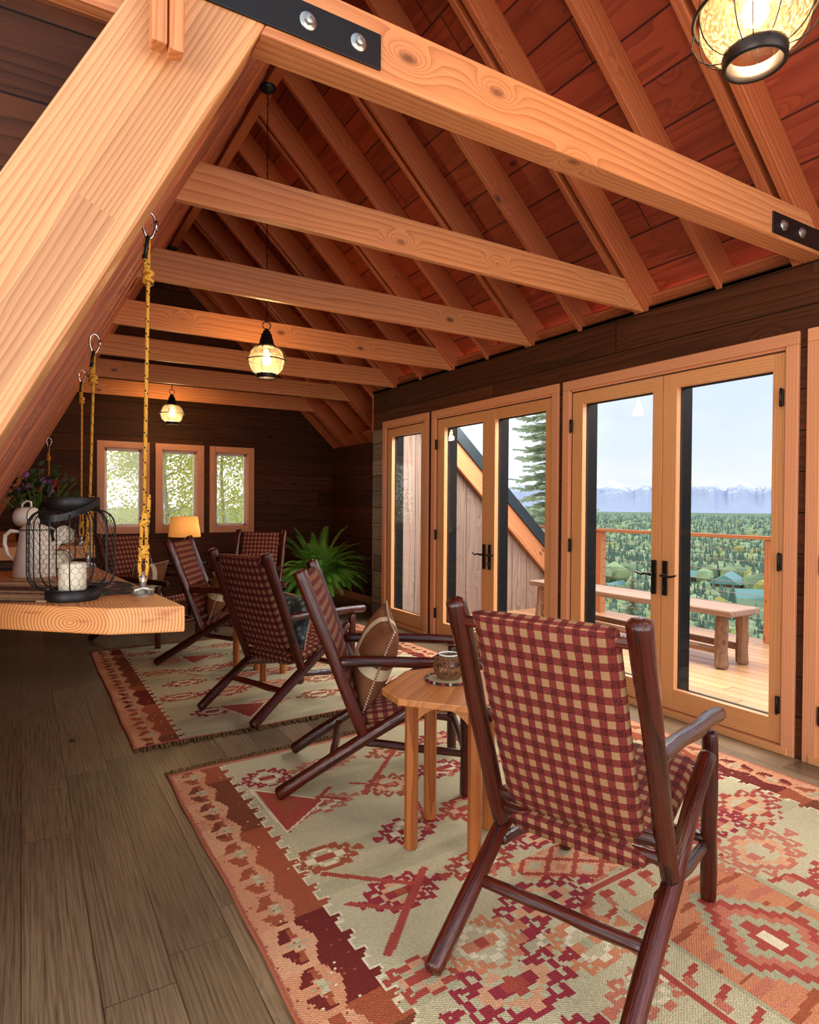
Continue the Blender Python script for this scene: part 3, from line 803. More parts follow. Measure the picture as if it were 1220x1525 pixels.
def extra1(U, V, col, paint, st, seg_, motif):
    # the large stepped medallion near the right, with its hooked frame
    cx, cv = c6(1150, 880)
    K = .58
    paint((np.abs(U-cx) < .78*K) & (np.abs(V-cv) < .92*K), 'cream')
    big = np.abs(st(U-cx, .026)+.013)/.44/K+np.abs(st(V-cv, .020)+.010)/.56/K
    inn = (np.abs(U-cx) < .50*K) & (np.abs(V-cv) < .62*K)
    paint(inn, 'orange'); ab3 = np.sin(V*31+2*np.sin(U*9))+.8*np.sin(V*83+U*5); paint(inn & (ab3 > .9), 'pink'); paint(inn & (ab3 < -1.2), 'rust')
    ring = np.floor(big/.165)
    for k, c in enumerate(['white', 'red', 'sage', 'pink', 'red', 'sage']):
        paint((ring == k) & (big < 1), c)
    paint((np.abs(np.abs(U-cx)-.52*K) < .012) & (np.abs(V-cv) < .64*K), 'sage')
    for sg in (-1, 1):
        u0 = .54*K; u1 = .76*K; uu = (sg*(U-cx)-u0)/(u1-u0)
        band = (uu > 0) & (uu < 1) & (np.abs(V-cv) < .9*K)
        paint((np.abs(uu-1) < .12) & (np.abs(V-cv) < .9*K), 'red')
        ph = (V-cv)/.105; f = ph-np.floor(ph)
        paint(band & (np.abs(f-.25-.25*uu) < .11) & (uu > .05) & (uu < .85), 'red')
        paint(band & (uu > .55) & (uu < .85) & (f > .35) & (f < .8), 'pink')
        v0 = .66*K; v1 = .88*K; vv = (sg*(V-cv)-v0)/(v1-v0)
        band = (vv > 0) & (vv < 1) & (np.abs(U-cx) < .78*K)
        paint((np.abs(vv-1) < .10) & (np.abs(U-cx) < .80*K), 'red')
        ph = (U-cx)/.115; f = ph-np.floor(ph)
        paint(band & (np.abs(f-.25-.3*vv) < .12) & (vv > .1) & (vv < .85), 'pink')
        paint(band & (vv > .5) & (vv < .8) & (f > .3) & (f < .85), 'red')
    # the dense lattice of hooks under the front chair
    lx, lv = c6(470, 560); L2 = (np.abs(U-lx) < .34) & (np.abs(V-lv) < .13)
    aa = np.abs(((U-lx)/.085) % 2-1)+np.abs(((V-lv)/.065) % 2-1)
    paint(L2, 'peach'); paint(L2 & (np.abs(aa-1) < .2), 'red'); paint(L2 & (aa < .45), 'cream'); paint(L2 & (aa > 1.6), 'orange')
    for (mx_, my_, a__, b__, c1_, c2_) in ((1060, 395, .22, .13, 'red', 'orange'), (1110, 560, .22, .15, 'pink', 'cream'), (950, 455, .14, .10, 'berry', 'pink'), (290, 720, .20, .13, 'berry', 'sage'), (450, 870, .15, .13, 'orange', 'sage'), (180, 1010, .20, .15, 'berry', 'red'), (60, 860, .14, .14, 'orange', 'red')):
        q_ = c6(mx_, my_); paint((np.abs(U-q_[0])/a__+np.abs(V-q_[1])/b__) < 1.25, 'cream'); motif(q_[0], q_[1], a__, b__, c1_, c2_)
    for (a_, b_, w_) in ((c5(600, 510), c5(960, 550), .013), (c5(970, 495), c5(840, 800), .016), (c5(690, 620), c5(900, 640), .012), (c5(620, 190), c5(560, 250), .012), (c5(590, 225), c5(680, 235), .012), (c5(870, 60), c5(750, 215), .014), (c5(700, 175), c5(870, 190), .010)):
        paint(seg_(U, V, a_, b_, w_), 'red')
T1 = [[c5(330, 200), c5(600, 235), c5(465, 355)]]
make_rug('kilim_rug', 'large faded red and cream kilim rug nearest the camera, under the front chair', RX0, RX1, RYA, RYB, 3, T1, extra1, .055)
make_rug('kilim_rug', 'second kilim rug with brown fringe, farther back, under the middle chairs', .56, 3.45, 3.98, 6.80, 8, [[(.62, 2.25), (.95, 2.35), (.75, 2.62)], [(.7, .6), (1.0, .7), (.75, .95)]], None, .03)

# ------------------------------------------------------------------ chairs
def pad(name, spine, normals, width, thick, mat, parent, nseg=10, uoff=0, bulge=.0):
    """padded panel following a spine in the y-z plane, width along x"""
    n = len(spine); m = 28; vs = []; fs = []; uv = []; L = [0]
    for i in range(1, n): L.append(L[-1]+(Vector(spine[i])-Vector(spine[i-1])).length)
    ring = []
    for k in range(m):
        a = 2*PI*k/m; ca, sa = math.cos(a), math.sin(a); e = .38
        ring.append((math.copysign(abs(ca)**e, ca), math.copysign(abs(sa)**.8, sa)))
    per = [0]
    for k in range(m):
        p, q = ring[k], ring[(k+1) % m]; per.append(per[-1]+math.hypot((p[0]-q[0])*width/2, (p[1]-q[1])*thick/2))
    for i in range(n):
        c = Vector(spine[i]); nn = Vector(normals[i]).normalized()
        endf = min(1, .74+.26*min(i, n-1-i)/1.5)
        for (rx, rn) in ring:
            b = 1+bulge*math.sin(PI*i/(n-1))*(1-rx*rx)
            vs.append(c+Vector((rx*width/2, 0, 0))+nn*(rn*thick/2*endf*b))
    for i in range(n-1):
        for k in range(m):
            k2 = (k+1) % m; fs.append((i*m+k, i*m+k2, (i+1)*m+k2, (i+1)*m+k))
            # u follows x so both faces line up
            u0, u1 = ring[k][0]*width/2, ring[k2][0]*width/2
            if abs(u1-u0) < .004: u0, u1 = per[k], per[k+1]
            uv.append([(u0+uoff+5, L[i]+5), (u1+uoff+5, L[i]+5), (u1+uoff+5, L[i+1]+5), (u0+uoff+5, L[i+1]+5)])
    for i, rev in ((0, True), (n-1, False)):
        c = len(vs); vs.append(Vector(spine[i]))
        for k in range(m):
            k2 = (k+1) % m; f = (i*m+k2, i*m+k, c) if rev else (i*m+k, i*m+k2, c)
            fs.append(f); sg = -1 if rev else 1
            tv_ = [(5+uoff+ring[q_][0]*width/2, 5+L[i]+sg*ring[q_][1]*thick/2) for q_ in (k, k2)]
            uv.append(([tv_[1], tv_[0]] if rev else tv_)+[(5+uoff, 5+L[i])])
    return mesh_obj(name, vs, fs, mat, parent, smooth=True, uvs=[c for f in uv for c in f])
def make_chair(dims, name='log_armchair'):
    W, rf_y, dt_y, dt_z, pb_y, pb_z, pt_y, pt_z, fl_y, fl_z, ar, af_y, fx = dims
    root = empty(name)
    post = lambda f: Vector((0, pt_y+(pb_y-pt_y)*f, pt_z+(pb_z-pt_z)*f))
    pn = Vector((0, -(pb_z-pt_z), (pb_y-pt_y))).normalized()   # normal of the back, pointing forward
    diag = lambda f: Vector((0, rf_y+(dt_y-rf_y)*f, .035+(dt_z-.035)*f))
    for k, s in enumerate((-1, 1)):
        sx = Vector((s*W, 0, 0))
        logpiece('back_post', sx+post(1.03), sx+post(-.03), .029, .033, W_LOG, root, seed=k+1, seg=14)
        logpiece('rear_leg', sx+diag(-.03), sx+diag(1.05), .031, .029, W_LOG, root, bow=(0, .0, .012), seed=k+4, seg=14)
        logpiece('front_leg', (s*fx, fl_y, 0), (s*fx, fl_y, fl_z-.02), .028, .026, W_LOG, root, seed=k+7)
        a0 = sx+post(ar)+pn*.02; a1 = Vector((s*fx, af_y+.01, fl_z+.005))
        logpiece('armrest', a0, a1, .026, .027, W_LOG, root, bow=(0, 0, .008), seed=k+10)
        logpiece('side_stretcher', (s*(fx-.012), diag(.45).y, .27), (s*(fx-.012), fl_y, .20), .019, .020, W_LOG, root, seed=k+13)
    Vx = lambda v: Vector((W, 0, 0))
    def cross(nm, c, r, sd, inset=0, xw=W):
        c = Vector(c); logpiece(nm, c-Vector((xw-inset, 0, 0)), c+Vector((xw-inset, 0, 0)), r, r, W_LOG, root, seed=sd)
    cross('back_rail', post(.06), .018, 21); cross('back_rail', post(.86), .020, 22); cross('seat_rail', post(.955)+pn*.01, .021, 23)
    cross('rear_stretcher', diag(.30), .020, 24, .02)
    cross('seat_rail', (0, fl_y-.02, .46), .022, 25, 0, fx); cross('front_stretcher', (0, fl_y, .22), .019, 26, .0, fx)
    wd = 2*W-.115
    # back cushion wraps over the upper rail
    off = pn*.006
    sp_ = [post(.016)-pn*.002, post(.028), post(.06)]+[post(f)+off+pn*(-.012*math.sin(PI*f)) for f in (.12, .2, .3, .4, .5, .6, .7, .79, .85, .885)]
    nm = [pn]*len(sp_)
    pad('back_cushion', sp_, nm, wd, .062, PLAID, root, bulge=.1)
    r0 = post(.955)+Vector((0, -.025, -.012)); r1 = Vector((0, fl_y+.012, .478))
    sp_ = []; nms = []
    for i in range(11):
        f = i/10; p = r0.lerp(r1, f); p.z += -.03*math.sin(PI*f); sp_.append(p); nms.append((0, -(r1.z-r0.z), (r1.y-r0.y)))
    pad('seat_cushion', sp_, nms, wd, .085, PLAID, root, bulge=.25, uoff=.01)
    return root
DSH = (.288, -.589, .212, .526, -.208, .329, -.507, 1.089, .304, .638, .569, .428, .278)
DFR = (.287, -.605, .201, .533, -.217, .339, -.505, 1.113, .315, .638, .513, .45, .277)
c1 = make_chair(DFR); c1.location = (1.749, 1.563, .008); c1.rotation_euler.z = -1.205
tag(c1, 'large red gingham log armchair in the foreground, seen from behind', 'chair', 'gingham log armchairs')
c2 = make_chair(DSH); c2.location = (1.737, 2.935, .008); c2.rotation_euler.z = -2.058
tag(c2, 'log armchair seen from its side, second from the camera, brown pillow bulging over its seat', 'chair', 'gingham log armchairs')
for loc, rz, lb in (((1.72, 4.443, .008), -1.216, 'log armchair seen from behind, third from the camera, on the farther rug'),
                    ((1.681, 5.899, .008), -2.101, 'log armchair seen side-on at the far end of the farther rug, small brown pillow'),
                    ((2.27, 7.35, 0), R(146), 'log armchair facing the camera beside the fern, without any pillow'),
                    ((1.20, 7.05, 0), R(-145), 'log armchair in the dark beyond the gold ropes, below the first window')):
    c = copy_tree(c2); c.location = loc; c.rotation_euler.z = rz; c['label'] = lb

# pillows
def make_pillow(name, sz, th, mat, cord=CORD):
    root = empty(name); n = 22; vs = []; fs = []
    def P(u, v, s):
        e = 1-.07*(1-abs(v)**2)*0
        x = u*(1-.09*math.cos(v*PI/2)); y = v*(1-.09*math.cos(u*PI/2))
        z = s*th/2*((1-abs(u)**2.4)*(1-abs(v)**2.4))**.55
        z += .006*mnoise.noise(Vector((u*2.5, v*2.5, s)))*(1-max(abs(u), abs(v)))
        return Vector((x*sz/2, y*sz/2, z))
    for s in (1, -1):
        b = len(vs)
        for i in range(n+1):
            for j in range(n+1): vs.append(P(-1+2*i/n, -1+2*j/n, s))
        for i in range(n):
            for j in range(n):
                q = (b+i*(n+1)+j, b+(i+1)*(n+1)+j, b+(i+1)*(n+1)+j+1, b+i*(n+1)+j+1); fs.append(q if s > 0 else tuple(reversed(q)))
    o = mesh_obj('pillow_cover', vs, fs, mat, root, smooth=True)
    m = o.modifiers.new('weld', 'WELD'); m.merge_threshold = .0005
    pts = []
    for (a, b) in (((-1, -1), (1, -1)), ((1, -1), (1, 1)), ((1, 1), (-1, 1)), ((-1, 1), (-1, -1))):
        for k in range(16):
            f = k/16; pts.append(P(a[0]+(b[0]-a[0])*f, a[1]+(b[1]-a[1])*f, 1))
    MB().tube(pts, .0055, 6, closed=True).build('piping', cord, root)
    return root
def place(o, chair, lx, ly, lz, rx, ry, rz):
    """pose a loose thing on a chair given in the chair's own frame"""
    base = Matrix.Translation(chair.location) @ Matrix.Rotation(chair.rotation_euler.z, 4, 'Z')
    m = base @ Matrix.Translation((lx, ly, lz)) @ Matrix.Rotation(rz, 4, 'Z') @ Matrix.Rotation(rx, 4, 'X') @ Matrix.Rotation(ry, 4, 'Y')
    o.location = m.to_translation(); o.rotation_euler = m.to_euler()
chairs = [o for o in COL.objects if o.name.startswith('log_armchair')]
C1, C2, C3, C4, C5, C6 = chairs
p1 = make_pillow('throw_pillow', .46, .20, SUEDE)
place(p1, C2, .03, -.145, .64, R(68), R(30), R(-24))
tag(p1, 'plump brown pillow with cream cross band on the second armchair from the camera', 'pillow', 'brown throw pillows')
p2 = copy_tree(p1); place(p2, C4, .0, -.13, .62, R(72), R(10), 0); p2['label'] = 'small-looking brown pillow on the armchair at the far end of the farther rug'
p3 = copy_tree(p1); place(p3, C6, 0, -.14, .60, R(70), 0, 0); p3['label'] = 'brown pillow with a pale cross in the dark, on the armchair behind the ropes'
p4 = make_pillow('patterned_pillow', .38, .13, PILPAT)
place(p4, C3, .08, -.10, .60, R(72), 0, 0); tag(p4, 'grey-green patterned pillow upright on the third armchair', 'pillow')

# ------------------------------------------------------------------ side tables
def make_table():
    root = empty('side_table'); zt = .658
    a = .265; c = .115
    poly = [(-a+c, -a), (a-c, -a), (a, -a+c), (a, a-c), (a-c, a), (-a+c, a), (-a, a-c), (-a, -a+c)]
    o = MB().prism(poly, zt-.028, zt).build('table_top', W_TTOP, root); bevel(o, .004)
    for sx in (-1, 1):
        for sy_ in (-1, 1):
            x, y = sx*.135, sy_*.135; k = .029
            q = [(x+k*math.cos(R(22.5+45*i)), y+k*math.sin(R(22.5+45*i))) for i in range(8)]
            l = MB().prism(q, 0, zt-.028).build('leg', W_TABLE, root); bevel(l, .002)
    # shaped aprons
    for r_ in range(4):
        pts = [(-.115, zt-.028), (.115, zt-.028), (.115, zt-.13)]
        for i in range(13):
            f = i/12; x = .115-.23*f; pts.append((x*.97, zt-.125+.062*math.sin(PI*f)**.8))
        pts.append((-.115, zt-.13))
        m = Matrix.Rotation(R(90*r_), 4, 'Z') @ Matrix.Translation((0, -.125, 0)) @ Matrix.Rotation(R(90), 4, 'X')
        MB().prism(pts, -.011, .011, mat=m).build('apron', W_TTOP, root)
    return root
t1 = make_table(); t1.location = (1.583, 2.254, .008); t1.rotation_euler.z = R(40)
tag(t1, 'honey wood octagonal side table in front, holding the woven glass candle holder', 'table', 'octagonal side tables')
t2 = copy_tree(t1); t2.location = (1.70, 5.20, .008); t2.rotation_euler.z = R(35); t2['label'] = 'honey wood side table mostly hidden behind the third armchair, only legs showing'

# trivet and candle holder on the front table
hz = .6665; hc = at(668, 1012, 2, hz); 
tv = empty('woven_trivet', (hc.x, hc.y, hz)); tag(tv, 'round braided straw mat with dark checked rim on the front side table', 'mat')
m_, t_, p_ = newmat('braided_straw', .8)
ob = t_.node('ShaderNodeTexCoord').outputs['Object']; s_ = t_.sep(ob)
rr_ = t_.math('SQRT', t_.math('ADD', t_.math('MULTIPLY', s_[0], s_[0]), t_.math('MULTIPLY', s_[1], s_[1])))
an = t_.math('ARCTAN2', s_[1], s_[0])
k1 = t_.math('SINE', t_.math('ADD', t_.math('MULTIPLY', rr_, 700), t_.math('MULTIPLY', an, 1)))
k2 = t_.math('SINE', t_.math('MULTIPLY', an, 70))
t_.put(p_.inputs['Base Color'], t_.mix(t_.mr(t_.math('MULTIPLY', k1, k2), -.6, .6), lin((168, 140, 92)), lin((226, 206, 160))))
t_.put(p_.inputs['Normal'], t_.bump(k1, .6, .004)); STRAW = m_
MB().lathe([(0, .004), (.075, .005), (.096, .004), (.1, 0)], n=40).build('straw_disc', STRAW, tv)
m_, t_, p_ = newmat('checked_rim', .8)
s_ = t_.sep(t_.node('ShaderNodeUVMap').outputs[0])
kk = t_.math('FRACT', t_.math('MULTIPLY', s_[1], 14))
t_.put(p_.inputs['Base Color'], t_.ramp(kk, [(0, lin((30, 28, 45))), (.4, lin((150, 40, 50))), (.6, lin((28, 26, 40))), (.85, lin((190, 170, 140)))], 'CONSTANT')); RIM = m_
MB().tube([(.101*math.cos(2*PI*i/48), .101*math.sin(2*PI*i/48), .005) for i in range(48)], .006, 6, closed=True).build('rim', RIM, tv)
ch = empty('candle_holder', (hc.x+.005, hc.y+.004, hz+.006)); tag(ch, 'glass votive wrapped in a ball of woven brown twigs, on the straw mat', 'candle holder')
prof = [(0, .004), (.035, .004), (.052, .02), (.06, .045), (.056, .07), (.044, .09), (.042, .102), (.044, .106)]
MB().lathe(prof, n=28).build('glass_cup', CLEARG, ch)
MB().tube([(.044*math.cos(2*PI*i/28), .044*math.sin(2*PI*i/28), .106) for i in range(28)], .0034, 6, closed=True).build('rim', plain('frosted_rim', (225, 232, 228), .15), ch)
mb = MB(); rr = random.Random(4)
def sph_r(z): 
    for (a, b) in zip(prof, prof[1:]):
        if a[1] <= z <= b[1]: return a[0]+(b[0]-a[0])*(z-a[1])/max(1e-6, b[1]-a[1])
    return .04
for i in range(20):
    n_ = Vector((rr.gauss(0, 1), rr.gauss(0, 1), rr.gauss(0, .8))).normalized(); u = n_.orthogonal().normalized(); v = n_.cross(u); pts = []
    for k in range(28):
        a = 2*PI*k/28; d = u*math.cos(a)+v*math.sin(a); z = min(max(.047+d.z*.05, .005), .094); r_ = math.hypot(d.x, d.y) or 1
        q = sph_r(z)+.004+.003*(i % 3); pts.append((d.x/r_*q, d.y/r_*q, z))
    mb.tube(pts, .0021+.0006*(i % 2), 5, closed=True)
for zz, q in ((.004, .046), (.009, .05)): mb.tube([(q*math.cos(2*PI*i/24), q*math.sin(2*PI*i/24), zz) for i in range(24)], .003, 5, closed=True)
mb.build('twig_weave', plain('brown_twig', (120, 76, 40), .6, var=.3), ch)

# ------------------------------------------------------------------ hanging slabs with ropes
def m_endgrain():
    m, t, p = newmat('fir_slab', .45)
    obj = t.node('ShaderNodeTexCoord').outputs['Object']; s = t.sep(obj)
    nz = t.noise(obj, 5, 2)
    # growth rings around a pith that runs along local y
    x = t.math('SUBTRACT', s[0], -.29); z = t.math('MULTIPLY', t.math('SUBTRACT', s[2], -.045), 1.25)
    r = t.math('SQRT', t.math('ADD', t.math('MULTIPLY', x, x), t.math('MULTIPLY', z, z)))
    g = t.math('FRACT', t.math('ADD', t.math('MULTIPLY', r, 118), t.math('MULTIPLY', nz, 3.0)))
    geo = t.node('ShaderNodeNewGeometry').outputs['Normal']
    col = t.mix(t.math('POWER', g, 1.8), lin((226, 160, 96)), lin((160, 82, 38)))
    dark = t.noise(t.comb(t.math('MULTIPLY', s[0], 7), t.math('MULTIPLY', s[1], 2), t.math('MULTIPLY', s[2], 40)), 1, 3)
    col = t.mix(t.mr(dark, .60, .78), col, lin((150, 70, 36)))
    t.put(p.inputs['Base Color'], col); t.put(p.inputs['Normal'], t.bump(g, .12, .003))
    return m
SLAB = m_endgrain()
ZS = 1.14
def make_slab(poly, th, label, org):
    mb = MB(); n = len(poly)
    o = mb.prism([(x-org[0], y-org[1]) for x, y in poly], -th, 0).build('swing_table', SLAB); o.location = (org[0], org[1], ZS)
    o.rotation_euler = (0, 0, 0)
    bevel(o, .005); tag(o, label, 'table', 'slab tables hung on ropes'); return o
s1 = make_slab([(.408, 1.93), (.21, 1.985), (-.05, 2.225), (-.62, 2.72), (-.75, 3.6), (.285, 3.42), (.323, 2.95)], .076, 'thick live-sawn fir slab hung on gold ropes in the left foreground', (.41, 1.93))
s2 = make_slab([(.44, 4.95), (-.6, 5.0), (-.7, 7.6), (.36, 7.5)], .09, 'second hanging slab behind the coffee pot, in shadow', (.44, 4.95))

def make_rope(top, base, label, full=True):
    """rope hung from an eye in a rafter: carabiner, knots, and an anchor plate"""
    top, base = Vector(top), Vector(base); root = empty('hanging_rope', base); L = top.z-base.z
    r = .0062
    D = top-base
    def line(z): return Vector((D.x*z/L, D.y*z/L, z))
    mb = MB()
    zk1 = .27; zk0 = .11
    mb.tube([line(zk1), line((zk1+L-.17)/2), line(L-.16), line(L-.06)], r, 8)
    # lower loop to the shackle
    for s in (-1, 1):
        mb.tube([line(zk0+.05)+Vector((s*.008, 0, 0)), line(zk0-.02)+Vector((s*.012, 0, 0)), line(.045)+Vector((s*.006, 0, 0))], r, 8)
        mb.tube([line(zk0+.05)+Vector((s*.008, 0, 0)), line(zk1-.03)+Vector((s*.007, 0, 0)), line(zk1)], r, 8)
    mb.tube([line(zk1-.02)+Vector((.012, 0, 0)), line(zk1+.04)+Vector((.013, -.004, 0)), line(zk1+.055)+Vector((.012, -.004, 0))], r, 8)
    # upper loop
    mb.tube([line(L-.16)+Vector((-.008, 0, 0)), line(L-.11)+Vector((-.012, 0, 0)), line(L-.05)+Vector((-.006, 0, 0))], r, 8)
    mb.build('rope', ROPE, root)
    def knot(z, tw, ht, rad, sd):
        k = MB(); pts = []
        for i in range(int(24*tw)+1):
            a = 2*PI*i/24; pts.append(line(z)+Vector((rad*math.cos(a)*1.1, rad*math.sin(a), -ht/2+ht*i/(24*tw)+.004*math.sin(a*1.5+sd))))
        k.tube(pts, r, 8); k.tube([line(z-ht*.6), line(z+ht*.6)], .009, 8)
        return k.build('knot', ROPE, root)
    knot(zk1-.035, 1.6, .02, .0115, 0); knot(zk0+.03, 2.2, .035, .011, 1); knot(L-.185, 3.2, .042, .012, 2)
    # carabiner
    c = MB(); cc = line(L-.02); pts = []
    for i in range(28):
        a = 2*PI*i/28; x, z = math.cos(a), math.sin(a)
        pts.append(cc+Vector((.020*x*(1+.18*z), 0.004*x, .042*z)))
    c.tube(pts, .0042, 8, closed=True); c.tube([cc+Vector((.0215, .004, -.012)), cc+Vector((.023, .004, .02))], .0062, 8)
    c.build('carabiner', CHROME, root)
    MB().tube([line(L-.055)+Vector((-.003, 0, 0)), line(L-.13)+Vector((-.011, 0, 0))], .0085, 8).build('rope_thimble', BLACK, root)
    # shackle / anchor plate
    a = MB(); a.lathe([(0, .004), (.034, .004), (.036, .0)], n=24)
    pl = [(-.028, 0), (.028, 0), (.020, .016), (.010, .026), (.008, .075), (-.008, .075), (-.010, .026), (-.020, .016)]
    a.prism(pl, -.004, .004, mat=Matrix.Rotation(R(35), 4, 'Z') @ Matrix.Rotation(R(90), 4, 'X'))
    a.tube([(-.03, 0, .004), (-.024, -.006, .018), (0, -.012, .024), (.024, -.006, .018), (.03, 0, .004)], .006, 8)
    a.tube([(0, 0, .02), (0, 0, .07)], .0095, 10)
    a.tube([(-.012, .0, .055), (.012, 0, .055)], .007, 8)
    a.build('anchor_shackle', STEEL, root)
    tag(root, label, 'rope', 'gold ropes holding the slab tables')
    return root
def on_left(z, y): return (XL+(z-ZH)/SL, y)
bA = at(213, 886, 2, ZS); tA = Vector((bA.x+.012, bA.y+.01, 0)); 
zA = at(222, 330, 1, bA.y).z
make_rope((bA.x+.012, bA.y-.02, zA), bA, 'long gold rope nearest the camera, with steel shackle at the slab corner')
bB = at(131, 846, 2, ZS); tB = at(141, 505, 1, bB.y); make_rope(tB, bB, 'gold rope second from the camera, standing behind the wire lantern')
tC = at(122, 556, 1, 4.95); make_rope((tC.x, 4.95, tC.z), (tC.x, 4.98, ZS), 'thinner-looking gold rope just left of the one behind the lantern')
tD = at(73, 655, 1, 7.3); make_rope((tD.x, 7.3, tD.z), (tD.x, 7.3, ZS), 'farthest gold rope, ending among the potted flowers')

# table runner and place mat
def flat(name, pts, mat, label, cat, z=ZS+.001, th=.004):
    c = sum((Vector((p[0], p[1], 0)) for p in pts), Vector())/len(pts)
    o = MB().prism([(p[0]-c.x, p[1]-c.y) for p in pts], 0, th).build(name, mat); o.location = (c.x, c.y, z); tag(o, label, cat); return o
def tp(x, y): p = at(x, y, 2, ZS); return (p.x, p.y)
m_, t_, p_ = newmat('striped_runner', .9)
ob = t_.node('ShaderNodeTexCoord').outputs['Object']; s_ = t_.sep(ob)
ang = math.atan2(-.33, .46)
acr = t_.math('ADD', t_.math('MULTIPLY', s_[0], -math.sin(ang)), t_.math('MULTIPLY', s_[1], math.cos(ang)))
alo = t_.math('ADD', t_.math('MULTIPLY', s_[0], math.cos(ang)), t_.math('MULTIPLY', s_[1], math.sin(ang)))
zz_ = t_.math('MULTIPLY', t_.math('PINGPONG', alo, .02), .35)
f_ = t_.math('FRACT', t_.math('MULTIPLY', t_.math('ADD', acr, zz_), 3.4))
t_.put(p_.inputs['Base Color'], t_.ramp(f_, [(0, lin((50, 36, 30))), (.1, lin((150, 60, 50))), (.16, lin((60, 40, 34))), (.24, lin((176, 146, 108))), (.42, lin((222, 196, 154))), (.56, lin((190, 158, 118))), (.68, lin((90, 70, 50))), (.76, lin((205, 180, 140))), (.9, lin((110, 96, 66)))], 'CONSTANT'))
t_.put(p_.inputs['Normal'], t_.bump(t_.noise(ob, 400, 2), .6, .003)); RUN = m_
flat('table_runner', [tp(-60, 898), tp(70, 897), tp(110, 880), tp(95, 866), tp(-60, 867)], RUN, 'striped cream and brown woven runner lying left of the lantern', 'runner')
m_, t_, p_ = newmat('leafy_mat', .9)
ob = t_.node('ShaderNodeTexCoord').outputs['Object']
vo = t_.node('ShaderNodeTexVoronoi'); t_.put(vo.inputs['Vector'], ob); vo.inputs['Scale'].default_value = 34
t_.put(p_.inputs['Base Color'], t_.ramp(t_.sep(vo.outputs['Color'])[0], [(0, lin((36, 26, 24))), (.35, lin((120, 60, 60))), (.5, lin((70, 92, 56))), (.7, lin((196, 170, 150))), (.85, lin((60, 40, 36)))], 'CONSTANT')); MATM = m_
flat('place_mat', [tp(150, 888), tp(200, 884), tp(206, 878), tp(192, 870), tp(160, 866), tp(120, 868), tp(112, 884)], MATM, 'dark leaf-patterned cloth mat lying between lantern and rope shackle', 'mat', th=.006)
flat('place_mat', [tp(-30, 851), tp(24, 850), tp(30, 843), tp(-30, 842)], plain('slate_cloth', (60, 62, 70), .8), 'dark blue-grey folded cloth left of the coffee pot', 'cloth', th=.012)

# wire lantern
def make_lantern(base):
    root = empty('wire_lantern', base)
    rb, rt, rm, H1 = .072, .073, .122, .315
    MB().lathe([(0, .002), (rb+.002, .002), (rb+.003, .004), (rb+.003, .034), (rb-.002, .036), (rb-.002, .014), (0, .014)], n=48).build('base_ring', BLACK, root)
    MB().lathe([(rt, H1-.042), (rt+.003, H1-.042), (rt+.003, H1-.002), (rt+.001, H1), (rt-.001, H1-.002), (rt, H1-.042)], n=48).build('top_ring', BLACK, root)
    z0, z1 = .034, H1-.04
    def prof(f):  # 0..1 along the wire
        a = .20
        if f < a: k = f/a; ang = k*PI/2; return rb+(rm-rb)*math.sin(ang), z0+.05*(1-math.cos(ang))
        if f > 1-a: k = (1-f)/a; ang = k*PI/2; return rt+(rm-rt)*math.sin(ang), z1-.05*(1-math.cos(ang))
        k = (f-a)/(1-2*a); return rm, z0+.05+(z1-z0-.10)*k
    for i in range(14):
        a = 2*PI*i/14+.1
        MB().tube([(prof(k/20)[0]*math.cos(a), prof(k/20)[0]*math.sin(a), prof(k/20)[1]) for k in range(21)], .0021, 6).build('wire_rib', BLACK, root)
    # chicken wire: hexagons laid on the same profile, slightly inside
    mb = MB(); nc = 38; nr = 17
    def pos(u, v):
        f = min(max(v/nr, 0), 1); r_, z = prof(f); r_ -= .002; a = 2*PI*u/nc; return Vector((r_*math.cos(a), r_*math.sin(a), z))
    for row in range(nr):
        for c in range(nc):
            o_ = .5*(row % 2); u = c+o_
            b0 = pos(u, row+.30); t0 = pos(u, row+.70+.0)
            mb.tube([pos(u, row+.25), pos(u, row+.75)], .00062, 3)
            if row < nr-1 or True:
                mb.tube([pos(u, row+.75), pos(u+.5, row+1.25)], .0005, 3); mb.tube([pos(u, row+.75), pos(u-.5, row+1.25)], .0005, 3)
    mb.build('chicken_wire', BLACK, root)
    # strap handle tipped to the near side
    hb = MB(); n = 24; ti = R(-18); vs = []; fs = []
    base_z = H1-.012; rr_ = .080
    dirx = Vector((math.cos(R(-33)), math.sin(R(-33)), 0)); dn = Vector((math.sin(R(-33)), -math.cos(R(-33)), 0))
    dn = -dn if dn.y > 0 else dn
    for i in range(n+1):
        a = PI*i/n; c = dirx*(rr_*math.cos(a)); d = (dn*math.cos(R(24))+Vector((0, 0, -math.sin(R(24)))))
        p = c+d*(.125*math.sin(a))+Vector((0, 0, base_z)); 
        wv = Vector((0, 0, .010)); nn = (c.normalized() if c.length > .01 else dn)*.0
        vs += [p-wv, p+wv, p+wv+d*.0025, p-wv+d*.0025]
    for i in range(n):
        for k in range(4):
            fs.append((i*4+k, i*4+(k+1) % 4, (i+1)*4+(k+1) % 4, (i+1)*4+k))
    fs += [(3, 2, 1, 0), (n*4, n*4+1, n*4+2, n*4+3)]
    mesh_obj('strap_handle', vs, fs, BLACK, root, smooth=False)
    tag(root, 'black wire and chicken-wire lantern with strap handle near the slab edge', 'lantern')
    return root
lb_ = at(108, 893, 2, ZS); LP = Vector((lb_.x, lb_.y, ZS))
make_lantern(LP)
cd_ = MB().lathe([(0, 0), (.037, 0), (.039, .003), (.039, .093), (.036, .097), (.031, .096), (.025, .090), (0, .088)], n=36)
cd_.tube([(0, 0, .078), (.001, 0, .09)], .0012, 5)
